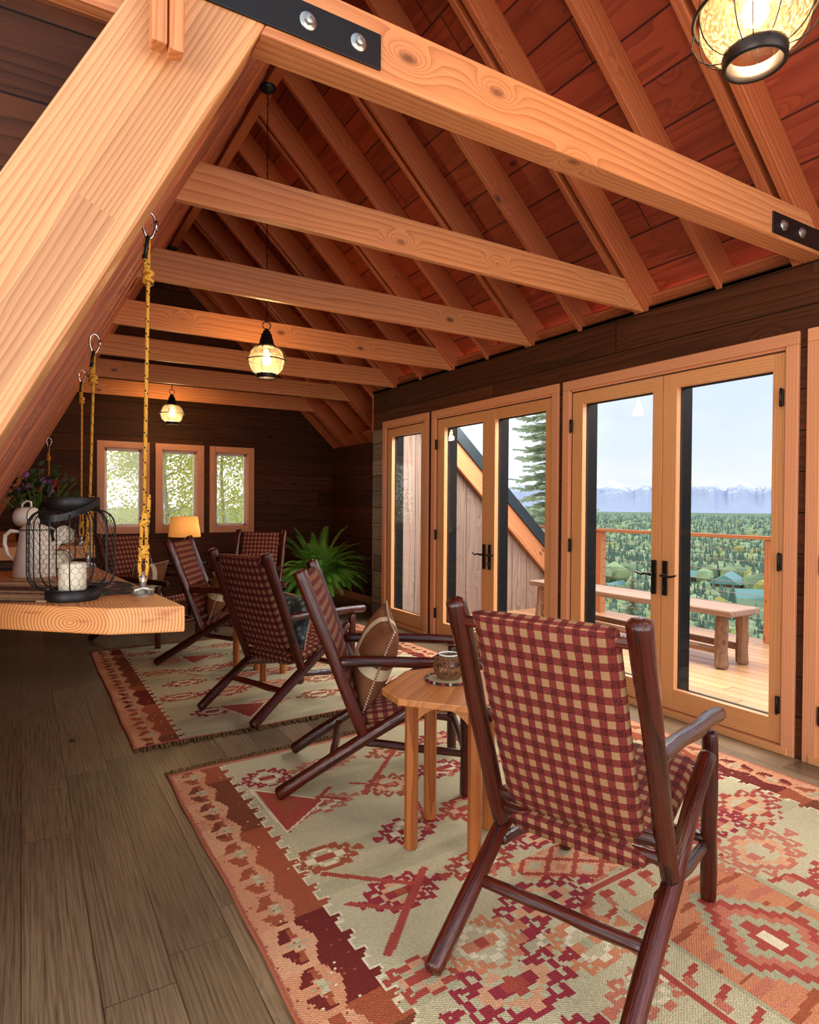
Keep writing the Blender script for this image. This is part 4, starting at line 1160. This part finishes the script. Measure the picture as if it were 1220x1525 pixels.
o = cd_.build('pillar_candle', WAX); o.location = LP+Vector((0, 0, .0165)); tag(o, 'thick cream pillar candle inside the wire lantern', 'candle')

# enamel coffee pot and mugs
m_, t_, p_ = newmat('enamel_rim', .3); p_.inputs['Base Color'].default_value = (*lin((40, 42, 46)), 1); RIMD = m_
pp = at(52, 858, 2, ZS); PP = Vector((pp.x, pp.y, ZS)); 
pot = empty('coffee_pot', PP); tag(pot, 'tall cream enamel coffee pot with lid standing left of the lantern', 'coffee pot')
MB().lathe([(0, .001), (.080, .001), (.082, .004), (.052, .183), (.050, .186)], n=40).build('pot_body', ENAMEL, pot)
MB().lathe([(.053, .186), (.052, .192), (.040, .203), (.012, .212), (.006, .216), (.006, .222), (.013, .228), (.013, .236), (.006, .242), (0, .243)], n=32).build('lid', ENAMEL, pot)
MB().tube([(.0525*math.cos(2*PI*i/32), .0525*math.sin(2*PI*i/32), .187) for i in range(32)], .0022, 6, closed=True).build('dark_rim', RIMD, pot)
hd = Vector((-.9, .25, 0)).normalized()
hp = [hd*.050+Vector((0, 0, .178)), hd*.085+Vector((0, 0, .183)), hd*.106+Vector((0, 0, .165)), hd*.108+Vector((0, 0, .13)), hd*.096+Vector((0, 0, .09)), hd*.072+Vector((0, 0, .062))]
MB().tube(hp, [.006, .008, .0085, .008, .007, .005], 10).build('pot_handle', ENAMEL, pot)
sp1 = -hd
MB().tube([sp1*.055+Vector((0, 0, .10)), sp1*.085+Vector((0, 0, .14)), sp1*.098+Vector((0, 0, .175)), sp1*.115+Vector((0, 0, .19))], [.020, .014, .010, .009], 12).build('spout', ENAMEL, pot)
# mug rack behind the pot
rk = empty('mug_tree', PP+Vector((.075, .22, 0))); tag(rk, 'black iron mug tree behind the coffee pot', 'mug rack')
mb = MB().lathe([(0, .006), (.06, .006), (.062, 0)], n=24); mb.tube([(0, 0, 0), (0, 0, .34)], .004, 8); mb.build('stand', BLACK, rk)
arms = []
for k, (dz, dx) in enumerate(((.26, -.11), (.185, .05), (.10, .045))):
    d = Vector((dx, -.03, 0)); MB().tube([(0, 0, dz), d*.6+Vector((0, 0, dz+.012)), d+Vector((0, 0, dz+.03))], .003, 6).build('hook', BLACK, rk)
def make_mug():
    root = empty('enamel_mug'); r_, h_ = .040, .072
    MB().lathe([(0, .001), (r_-.003, .001), (r_, .004), (r_, h_), (r_-.002, h_), (r_-.002, .005), (0, .004)], n=32).build('mug_body', ENAMEL, root)
    MB().tube([(r_*math.cos(2*PI*i/32), r_*math.sin(2*PI*i/32), h_) for i in range(32)], .0020, 6, closed=True).build('dark_rim', RIMD, root)
    MB().tube([(r_-.001, 0, .060), (r_+.022, 0, .058), (r_+.026, 0, .038), (r_+.016, 0, .018), (r_-.001, 0, .014)], .0042, 8).build('mug_handle', ENAMEL, root)
    return root
def pose(o, c, axis, roll, h_=.036):
    """centre the mug on c with its mouth towards axis"""
    z = Vector(axis).normalized(); q = z.to_track_quat('Z', 'Y').to_matrix().to_4x4() @ Matrix.Rotation(roll, 4, 'Z')
    m = Matrix.Translation(Vector(c)) @ q @ Matrix.Translation((0, 0, -h_)); o.location = m.to_translation(); o.rotation_euler = m.to_euler()
g1 = make_mug(); my = PP.y+.10
c_ = at(40, 770, 1, my); ax = RT*.95-FWD*.18+UP*.03
zz = ax.normalized(); q = zz.to_track_quat('Z', 'Y'); xx = q @ Vector((1, 0, 0)); yy = q @ Vector((0, 1, 0)); roll = math.atan2(yy.z, xx.z)
pose(g1, c_, ax, roll); tag(g1, 'cream enamel mug lying on its side above the coffee pot lid, handle up', 'mug', 'cream enamel mugs')
g2 = copy_tree(g1); my = PP.y+.16; pose(g2, at(97, 797, 1, my), -FWD*.9+RT*.35+UP*.1, 2.6); g2['label'] = 'upper of two enamel mugs showing open mouths behind the lantern mesh'
g3 = copy_tree(g1); pose(g3, at(92, 832, 1, my), -FWD*.9+RT*.4-UP*.0, 2.6); g3['label'] = 'lower of two enamel mugs showing open mouths behind the lantern mesh'

# potted flowers on the second slab
fb = at(50, 790, 1, 5.6); FP = Vector((fb.x+.02, 5.6, ZS))
pl_ = empty('flower_bucket', FP); tag(pl_, 'dark bucket of red and purple flowers on the shadowed second slab', 'flowers')
MB().lathe([(0, .002), (.13, .002), (.17, .24), (.178, .24), (.178, .25), (.165, .25), (.15, .2), (0, .2)], n=36).build('bucket', plain('zinc_grey', (78, 84, 88), .45, .6), pl_)
rr = random.Random(2); mb = MB(); lf = MB(); pet = MB(); pur = MB()
for i in range(60):
    a = rr.uniform(0, 2*PI); r_ = rr.uniform(.02, .36); h_ = rr.uniform(.12, .32)*(1.1-r_); tipv = Vector((r_*math.cos(a), r_*math.sin(a), .22+h_))
    mb.tube([(tipv.x*.3, tipv.y*.3, .2), (tipv.x*.7, tipv.y*.7, .2+h_*.7), tipv], .002, 4)
    tgt = (pet if i % 7 == 0 else pur if i % 3 == 0 else lf)
    for k in range(9):
        d = Vector((rr.gauss(0, 1), rr.gauss(0, 1), rr.gauss(0, 1))).normalized(); e = d.orthogonal().normalized(); f = d.cross(e); sz = .022 if tgt is not lf else .035; c = tipv+d*.018 if tgt is not lf else tipv*(.6+.4*rr.random())+Vector((0, 0, .05))+d*.03
        tgt.add([c-e*sz, c+f*sz*.5, c+e*sz, c-f*sz*.5], [(0, 1, 2, 3)])
mb.build('stems', FERN, pl_); lf.build('leaves', m_leaf('dark_leaf', (40, 62, 30), (74, 96, 48)), pl_)
pet.build('red_blooms', plain('red_petal', (190, 30, 40), .6), pl_); pur.build('purple_blooms', plain('purple_petal', (150, 90, 160), .6), pl_)

# ------------------------------------------------------------------ pendants
def make_pendant(drop):
    """origin at the globe centre; drop = height of the ceiling canopy above it"""
    root = empty('pendant_lantern')
    MB().lathe([(0, drop), (.065, drop), (.065, drop-.012), (.05, drop-.03), (.012, drop-.045), (0, drop-.046)], n=28).build('canopy', BLACK, root)
    mb = MB(); n = int(drop/.02)
    for s in (0, PI):
        mb.tube([(.0028*math.cos(i*.9+s), .0028*math.sin(i*.9+s), .30+(drop-.34)*i/n) for i in range(n+1)], .0028, 5)
    mb.build('cord', BLACK, root)
    MB().tube([(.032*math.cos(2*PI*i/24), 0, .275+.032*math.sin(2*PI*i/24)) for i in range(24)], .004, 6, closed=True).build('hanging_ring', BLACK, root)
    MB().lathe([(0, .25), (.012, .25), (.016, .235), (.028, .232), (.03, .215), (.042, .205), (.045, .175), (.052, .168), (.058, .13), (.066, .125), (.068, .108), (.06, .105), (.058, .098), (0, .098)], n=28).build('cap', BLACK, root)
    r_, h_ = .135, .108
    pr = [(.062, .106)]
    for i in range(1, 14):
        a = R(76-152*i/14); pr.append((r_*math.cos(a)**.56, h_*math.sin(a)*1.02))
    pr.append((.066, -.103)); pr.append((.066, -.12))
    MB().lathe(pr, n=40).build('glass_globe', AMBERG, root)
    MB().tube([(.150*math.cos(2*PI*i/48), .150*math.sin(2*PI*i/48), 0) for i in range(48)], .0052, 8, closed=True).build('equator_ring', BLACK, root)
    mb = MB()
    for k in range(8):
        a = 2*PI*k/8+.2; pts = []
        for i in range(15):
            b = R(76-152*i/14); q_ = .146*math.cos(b)**.56; pts.append((q_*math.cos(a), q_*math.sin(a), .118*math.sin(b)))
        mb.tube(pts, .0019, 5)
    for k in range(4):
        a = 2*PI*k/4+.5; pts = [(.148, 0, 0), (.155, 0, -.045), (.135, 0, -.085), (.105, 0, -.105), (.08, 0, -.108)]
        mb.tube([(p[0]*math.cos(a), p[0]*math.sin(a), p[2]) for p in pts], .0021, 5)
    mb.build('wire_cage', BLACK, root)
    MB().lathe([(.064, -.100), (.078, -.104), (.08, -.112), (.078, -.120), (.079, -.138), (.074, -.142), (.068, -.140), (.066, -.125), (.064, -.100)], n=40).build('bottom_ring', BRONZE, root)
    bl = [(0, .085), (.013, .08), (.014, .05), (.02, .035), (.029, .015), (.031, -.003), (.026, -.022), (.012, -.034), (0, -.036)]
    MB().lathe(bl, n=20).build('bulb', BULB, root)
    return root
def lamp_light(o, power):
    d = bpy.data.lights.new('bulb_light', 'POINT'); d.energy = power; d.color = (1, .72, .42); d.shadow_soft_size = .05
    l = bpy.data.objects.new('bulb_light', d); COL.objects.link(l); l.parent = o; l.location = (0, 0, -.055)
g1p = at(397, 537, 0, 1.657); g2p = at(256, 616, 0, 1.657)
g3p = Vector((1.657, .98, 2.70)) ; q3 = at(1125, 18, 0, 1.657); g3p = q3
PEND = []
for gp, lb in ((g1p, 'onion-globe pendant lantern hanging in the middle of the room'), (g2p, 'farthest pendant lantern, small, in front of the back wall'), (g3p, 'nearest pendant lantern, cut by the top right edge, seen from below')):
    o = make_pendant(ZR-.15-gp.z); o.location = gp; tag(o, lb, 'pendant lamp', 'pendant lanterns'); lamp_light(o, 26); PEND.append(o)

# ------------------------------------------------------------------ table lamp in the back
tb = empty('lamp_table', (1.80, 8.75, 0)); tag(tb, 'low dark round table by the back wall carrying the lamp', 'table')
MB().lathe([(0, .66), (.33, .66), (.335, .655), (.335, .635), (.33, .63), (0, .63)], n=40).build('table_top', plain('dark_gloss_wood', (34, 22, 18), .2), tb)
for k in range(3):
    a = R(40+120*k); MB().tube([(.22*math.cos(a), .22*math.sin(a), .63), (.27*math.cos(a), .27*math.sin(a), 0)], .02, 10).build('leg', W_LOG, tb)
lp = empty('table_lamp', (1.83, 8.72, .66)); tag(lp, 'lit table lamp with tapered tan linen shade under the windows', 'lamp')
MB().lathe([(0, 0), (.08, 0), (.08, .015), (.02, .03), (.035, .07), (.05, .13), (.035, .2), (.012, .23), (.01, .34), (0, .34)], n=28).build('lamp_base', BRONZE, lp)
s0 = at(257, 800, 1, 8.72); s1_ = at(299, 772, 1, 8.72)
MB().lathe([(.205, .335), (.165, .60)], n=40).build('lamp_shade', SHADE, lp)
MB().tube([(0, 0, .34), (0, 0, .62)], .004, 6).build('harp', BRONZE, lp)
MB().lathe([(0, .52), (.025, .49), (.03, .46), (.015, .42), (0, .41)], n=16).build('bulb', m_emit('lamp_bulb', (1, .62, .28), 6), lp)
d = bpy.data.lights.new('lamp_light', 'POINT'); d.energy = 3.6; d.color = (1, .58, .24); d.shadow_soft_size = .04
l = bpy.data.objects.new('lamp_light', d); COL.objects.link(l); l.parent = lp; l.location = (0.04, 0, .46)

# ------------------------------------------------------------------ fern
fp_ = at(474, 845, 1, 8.1); FX = fp_.x
fern = empty('potted_fern', (FX, 8.1, 0)); tag(fern, 'big bushy green fern in a basket pot in the corner', 'plant')
MB().lathe([(0, .0), (.17, .0), (.21, .1), (.24, .42), (.25, .44), (.23, .45), (.21, .40), (0, .40)], n=36).build('pot', TERRA, fern)
rr = random.Random(7); mb = MB()
for i in range(170):
    a = rr.uniform(0, 2*PI); Lf = rr.uniform(.5, .82); el = rr.uniform(.15, 1.35) if i % 3 else rr.uniform(-.1, .5)
    pts = []; p = Vector((.06*math.cos(a), .06*math.sin(a), .42)); d = Vector((math.cos(a)*math.cos(el), math.sin(a)*math.cos(el), math.sin(el)+.35)).normalized()
    n_ = 16
    for k in range(n_+1):
        pts.append(p.copy()); p = p+d*(Lf/n_); d = (d+Vector((0, 0, -.07-.06*(k/n_)))).normalized()
    mb.tube(pts, [.0035*(1-k/(n_+1))+.0008 for k in range(n_+1)], 4)
    for k in range(2, n_*2):
        f = k/(n_*2); j = min(int(f*n_), n_-1); q = pts[j].lerp(pts[j+1], f*n_-j); T = (pts[j+1]-pts[j]).normalized(); sd = T.cross(Vector((0, 0, 1))).normalized(); wl = .075*math.sin(PI*min(1, f*.93+.07))**.7+.008
        for s in (-1, 1):
            tip = q+sd*s*wl+T*wl*.3+Vector((0, 0, -.012)); hw = .0085
            mb.add([q-T*hw, q+sd*s*wl*.5-T*hw*.6+T*.01, tip, q+sd*s*wl*.5+T*hw*1.8, q+T*hw], [(0, 1, 2, 3, 4)])
mb.build('fronds', FERN, fern)

# ------------------------------------------------------------------ outside: deck, bench, railing, gable
ZD = -.05
o = MB().box((XW+.16, -1.5, ZD-.06), (7.15, 8.5, ZD)).build('deck', W_DECK); tag(o, kind='structure')
gp = empty('railing', (7.0, 4, ZD)); tag(gp, 'wooden deck railing with thin steel cables beyond the bench', 'railing')
def G(o): o.location = Vector(o.location)-gp.location; return o
G(bar('handrail', (7.0, -1.5, 1.10), (7.0, 8.4, 1.10), .14, .04, W_BEAM, gp))
for y in (-.6, 1.65, 3.93, 6.35, 8.3): G(bar('post', (7.0, y, ZD), (7.0, y, 1.08), .11, .11, W_BEAM, gp, up=(0, 1, 0)))
for k in range(8):
    z = .08+.125*k; G(MB().tube([(7.0, -1.5, z), (7.0, 8.4, z)], .004, 6).build('cable', STEEL, gp))
bn = empty('log_bench', (5.68, 4.6, ZD)); tag(bn, 'weathered grey plank bench on round log legs out on the deck', 'bench')
o = MB().box((-.23, -1.18, .49), (.23, 1.5, .55), .012).build('bench_seat', W_BENCH, bn)
for y in (-1.05, 1.35):
    for s in (-1, 1): logpiece('leg', (s*.17, y, 0), (s*.15, y, .5), .06, .05, W_BLEG, bn, seed=s+y, wob=.3)
for s in (-1, 1): logpiece('stretcher', (s*.165, -1.05, .16), (s*.165, 1.35, .16), .032, .03, W_BLEG, bn, seed=s*3+9)
# the roof wing past the porch: plank cheek wall, fascia and dark roof
YG = 7.0
def gz(x): return 1.90-.93*(x-4.96)
mb = MB(); mb.prism([(3.97, -.2), (7.1, -.2), (7.1, max(-.1, gz(7.1))), (3.97, gz(3.97)+.1)], 0, .1, mat=Matrix.Translation((0, YG+.1, 0)) @ Matrix.Rotation(R(90), 4, 'X'))
wc = mb.build('wall_porch_cheek', W_GREYV); tag(wc, kind='structure')
xA, xB = 3.6, 7.4
fa = bar('fascia', (xA, YG-.06, gz(xA)+.17), (xB, YG-.06, gz(xB)+.17), .05, .24, W_BEAM, wc, up=(.93, 0, 1))
mb = MB(); vs = [(xA, YG-.11, gz(xA)+.33), (xB, YG-.11, gz(xB)+.33), (xB, YG+2.2, gz(xB)+.33), (xA, YG+2.2, gz(xA)+.33), (xA, YG-.11, gz(xA)+.53), (xB, YG-.11, gz(xB)+.53), (xB, YG+2.2, gz(xB)+.53), (xA, YG+2.2, gz(xA)+.53)]
mb.add(vs, [(0, 3, 2, 1), (4, 5, 6, 7), (0, 1, 5, 4), (1, 2, 6, 5), (2, 3, 7, 6), (3, 0, 4, 7)]); mb.build('metal_roof', ROOFM, wc)

# ------------------------------------------------------------------ landscape
def hterr(x, y):
    d = math.hypot(x, y)
    if d < 60: return -4-.22*max(0, d-8)
    if d < 400: return -15.5-(d-60)*.06
    return -36-(d-400)*.004
gv = []; gf = []; rings = [9, 15, 25, 40, 70, 120, 200, 350, 600, 1000, 1700, 3000, 5000, 8500]
na = 40
for r_ in rings:
    for k in range(na+1):
        a = R(-20+125*k/na); x, y = r_*math.cos(a), r_*math.sin(a); gv.append((x, y, hterr(x, y)))
for i in range(len(rings)-1):
    for k in range(na): gf.append((i*(na+1)+k, (i+1)*(na+1)+k, (i+1)*(na+1)+k+1, i*(na+1)+k+1))
o = mesh_obj('ground', gv, gf, plain('meadow', (112, 136, 98), .95, var=.3, scale=.05), smooth=True); tag(o, kind='structure')
# valley forest
rng = np.random.default_rng(5); vv = []; ff = []; cc = []
def tree_add(x, y, z, h, wdt, kind, colr):
    b = len(vv); n = 5 if kind == 'c' else 6
    a0 = rng.uniform(0, 6)
    if kind == 'c':
        vv.append((x, y, z+h))
        for k in range(n): a = a0+2*PI*k/n; vv.append((x+wdt*math.cos(a), y+wdt*math.sin(a), z))
        for k in range(n): ff.append((b, b+1+k, b+1+(k+1) % n)); cc.append(colr)
    else:
        for (rz_, rr__) in ((.05, .6), (.45, 1.0), (.8, .75)):
            for k in range(n): a = a0+2*PI*k/n; q = rr__*wdt*rng.uniform(.8, 1.2); vv.append((x+q*math.cos(a), y+q*math.sin(a), z+h*rz_))
        vv.append((x, y, z+h))
        for l_ in range(2):
            for k in range(n):
                i0 = b+l_*n+k; i1 = b+l_*n+(k+1) % n; ff.append((i0, i1, i1+n)); ff.append((i0, i1+n, i0+n)); cc.append(colr); cc.append(colr)
        for k in range(n): ff.append((b+2*n+k, b+2*n+(k+1) % n, b+3*n)); cc.append(colr)
cA = np.array(lin((134, 154, 116))); cB = np.array(lin((190, 202, 140))); cC_ = np.array(lin((106, 130, 112))); cY = np.array(lin((186, 180, 92)))
CABS = []
for (px, d_, w_) in ((1030, 285, .016), (1084, 262, .030), (1124, 205, .026), (915, 235, .030)):
    q_ = at(px, 880, 0, 100)-CAM; CABS.append((math.atan2(q_.y, q_.x), w_, d_))
for i in range(19000):
    d = 95*math.exp(rng.random()*3.3); a = R(rng.uniform(22, 60))
    x, y = d*math.cos(a), d*math.sin(a)
    h = rng.uniform(4.5, 9)*(1+d/2000)
    if d < 210 and rng.random() < .25: continue
    if any(abs(math.atan2(y, x)-ca) < cw*1.0 and cd0*.62 < d < cd0+12 for ca, cw, cd0 in CABS): continue
    h *= .45+.55*min(1, max(0, (d-95)/160)); k = rng.random(); con = k < .45
    c = (cC_ if con else cA)*(1-rng.random()*.4)+cB*rng.random()*.45*(0 if con else 1)
    if not con and rng.random() < .12: c = cY*.8
    f = min(1, d/2600); c = c*(1-f*.5)+np.array(lin((128, 154, 150)))*f*.5  # distance haze mixed into the colour of farther trees
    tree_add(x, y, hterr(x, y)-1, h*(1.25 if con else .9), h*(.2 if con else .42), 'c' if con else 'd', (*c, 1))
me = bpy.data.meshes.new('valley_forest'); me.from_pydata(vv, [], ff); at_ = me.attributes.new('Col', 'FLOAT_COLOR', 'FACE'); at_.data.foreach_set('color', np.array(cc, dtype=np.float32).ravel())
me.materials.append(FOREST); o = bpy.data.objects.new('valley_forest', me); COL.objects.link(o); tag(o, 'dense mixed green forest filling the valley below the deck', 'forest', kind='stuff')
# mountains
m_, t_, p_ = newmat('hazed_snowy_rock', .95)
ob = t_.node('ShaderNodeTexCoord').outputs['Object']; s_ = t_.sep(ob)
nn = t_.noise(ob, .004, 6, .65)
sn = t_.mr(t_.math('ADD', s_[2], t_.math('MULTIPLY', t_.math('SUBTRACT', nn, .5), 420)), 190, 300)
t_.put(p_.inputs['Base Color'], t_.mix(sn, t_.mix(nn, lin((156, 168, 192)), lin((178, 188, 208))), lin((236, 240, 250)))); HAZED_ROCK = m_  # blue-grey of distance haze is put into the rock colour
mv = []; mf = []; nA, nB = 260, 26
for i in range(nA+1):
    a = R(12+52*i/nA); tap = max(0, min(1, (62-math.degrees(a))/16))
    for j in range(nB+1):
        f = j/nB; d = 7200+2600*f
        pk = 150+150*mnoise.noise(Vector((i*.04, 3.1, 0)))+170*(1-abs(mnoise.noise(Vector((i*.13, 7.7, 0))))*2)*.8+60*(1-abs(mnoise.noise(Vector((i*.41, 1.7, 0))))*2)
        prof_ = math.sin(min(1, f*1.15)*PI/2)**1.2
        z = -80+(pk*(.25+.75*tap)+110)*prof_+90*mnoise.noise(Vector((i*.21, f*6, 5)))*f
        mv.append((d*math.cos(a), d*math.sin(a), z))
for i in range(nA):
    for j in range(nB): mf.append((i*(nB+1)+j, (i+1)*(nB+1)+j, (i+1)*(nB+1)+j+1, i*(nB+1)+j+1))
o = mesh_obj('mountain_range', mv, mf, HAZED_ROCK, smooth=False); tag(o, 'distant blue mountain range with snowy peaks', 'mountain')

# cabins with teal roofs
TEAL = plain('teal_metal_roof', (120, 165, 160), .5, var=.1, scale=.5); CABW = plain('cabin_wall', (120, 84, 62), .8)
def cabin(px, py, d, wx, wy, hgt, rz, label):
    dirv = (at(px, py, 0, 100)-CAM); dirv = dirv/math.hypot(dirv.x, dirv.y); p = CAM+dirv*d
    root = empty('cabin', (p.x, p.y, p.z), rz); tag(root, label, 'cabin', 'cabins in the valley')
    MB().box((-wx/2, -wy/2, -3), (wx/2, wy/2, hgt)).build('cabin_walls', CABW, root)
    mb = MB(); e = .5; rh = wx*.32
    vs = [(-wx/2-e, -wy/2-e, hgt-.1), (wx/2+e, -wy/2-e, hgt-.1), (0, -wy/2-e, hgt+rh), (-wx/2-e, wy/2+e, hgt-.1), (wx/2+e, wy/2+e, hgt-.1), (0, wy/2+e, hgt+rh)]
    mb.add(vs, [(0, 1, 2), (3, 5, 4), (0, 2, 5, 3), (1, 4, 5, 2), (0, 3, 4, 1)]); mb.build('roof', TEAL, root)
    for k in (-1, 1): MB().box((wx/2-.02, k*wy*.22-.6, .6), (wx/2+.05, k*wy*.22+.6, 1.8)).build('window', plain('cabin_glass', (60, 70, 80), .2), root)
cabin(1030, 873, 285, 7, 10, 4.2, .6, 'cabin with a steep teal gable, highest of the cabins beyond the rail')
cabin(1084, 880, 262, 10, 17, 3.4, 2.0, 'long teal-roofed cabin just above the bench seat')
cabin(1124, 905, 205, 7, 11, 3, .9, 'nearest cabin with pale teal roof beside the right rail post')
cabin(915, 890, 235, 8, 14, 3, 1.9, 'cabin with low teal roof behind the small spruce')
# pale gravel yard behind the bench
p = at(935, 915, 2, -16); o = MB().lathe([(0, 0), (11, 0), (11.5, -.8)], n=24).build('gravel_yard', plain('pale_gravel', (196, 198, 200), .9, scale=2)); o.location = (p.x, p.y, hterr(p.x, p.y)+.6); tag(o, kind='structure')

# spruce trees
def spruce(base, H_, R_, label, seed, dens=1.0, tiers=26, sz=.16):
    root = empty('spruce_tree', base); rr = random.Random(seed); tag(root, label, 'tree')
    MB().tube([(0, 0, -2), (0, 0, H_*.5), (.02, 0, H_)], [R_*.07, R_*.05, .01], 8).build('trunk', BARK, root)
    mb = MB(); br = MB()
    for i in range(tiers):
        f = (i+.5)/tiers; z = H_*(.05+.95*f); L = R_*(1-f)**.8+.08
        nb = int(8*dens)+3
        for k in range(nb):
            if rr.random() < .15: continue
            a = rr.uniform(0, 2*PI); l = L*rr.uniform(.55, 1.15); dz = -.18*l; d = Vector((math.cos(a), math.sin(a), 0)); sd = Vector((-d.y, d.x, 0))
            p0 = Vector((0, 0, z)); p1 = p0+d*l*.6+Vector((0, 0, dz)); p2 = p0+d*l+Vector((0, 0, dz*.7))
            br.tube([p0, p1, p2], [.018, .012, .004], 4)
            m_n = int(l/sz*5)+4
            for q in range(m_n):
                g = (q+.5)/m_n; c = p0.lerp(p1, min(1, g/.6)) if g < .6 else p1.lerp(p2, (g-.6)/.4)
                for s in (-1, 1):
                    ll = sz*(1.5-g)*rr.uniform(.6, 1.3); tip = c+sd*s*ll+d*ll*.5+Vector((0, 0, rr.uniform(-.5, .1)*ll)); wq = d*sz*.16+Vector((0, 0, sz*.05))
                    mb.add([c-wq, c.lerp(tip, .5)-wq*1.2, tip, c.lerp(tip, .5)+wq*1.2, c+wq], [(0, 1, 2, 3, 4)])
    mb.build('foliage', NEEDLE, root); br.build('branches', BARK, root)
    return root
tpx = at(822, 700, 1, 17.0)
spruce((tpx.x-.1, 17.0, -6.5), 17, 2.3, 'tall pale spruce seen through the second door, beyond the roof edge', 3, 1.6, 46, .30)
tpx = at(942, 870, 0, 30.0)
spruce((30.0, tpx.y, at(942, 925, 0, 30).z), 2.9, .62, 'small slender spruce behind the bench, left of the door handles', 5, 1.6, 24, .09)

# leafy aspens outside the back windows
def aspen(base, H_, label, seed, spread=1.5, zlo=0, n=1500):
    root = empty('aspen_tree', base); rr = random.Random(seed); tag(root, label, 'tree')
    tr = MB(); lf = MB(); tips = []
    tr.tube([(0, 0, 0), (.06, .03, H_*.4), (-.04, 0, H_*.75), (0, 0, H_)], [.055, .045, .03, .01], 8)
    for i in range(26):
        z = zlo+(H_-zlo)*rr.random(); a = rr.uniform(0, 2*PI); l = spread*rr.uniform(.4, 1); p0 = Vector((0, 0, z)); p1 = p0+Vector((math.cos(a)*l*.5, math.sin(a)*l*.5, .15)); p2 = p0+Vector((math.cos(a)*l, math.sin(a)*l, rr.uniform(-.1, .6)))
        tr.tube([p0, p1, p2], [.012, .008, .003], 5); tips.append((p0, p1, p2))
    for i in range(n):
        p0, p1, p2 = rr.choice(tips); f = rr.random(); c = p1.lerp(p2, f)+Vector((rr.gauss(0, .22), rr.gauss(0, .2), rr.gauss(0, .22)))
        d = Vector((rr.gauss(0, 1), rr.gauss(0, 1), rr.gauss(0, .6))).normalized(); e = d.orthogonal().normalized(); g = d.cross(e); s = rr.uniform(.018, .034)
        lf.add([c-e*s, c-e*s*.2+g*s*.8, c+e*s, c-e*s*.2-g*s*.8], [(0, 1, 2, 3)])
    tr.build('trunk', plain('pale_bark', (190, 182, 170), .8, bump=.3), root); lf.build('foliage', LEAF, root)
aspen((1.15, 12.6, -1.5), 4.6, 'leafy aspen outside the leftmost back window', 1, 1.0, 2.2, 9000)
aspen((2.25, 12.2, -1.5), 4.6, 'leafy aspen outside the middle back window', 2, .95, 2.2, 9000)
aspen((3.35, 12.5, -1.5), 4.6, 'leafy aspen outside the rightmost back window', 3, 1.0, 2.2, 9000)
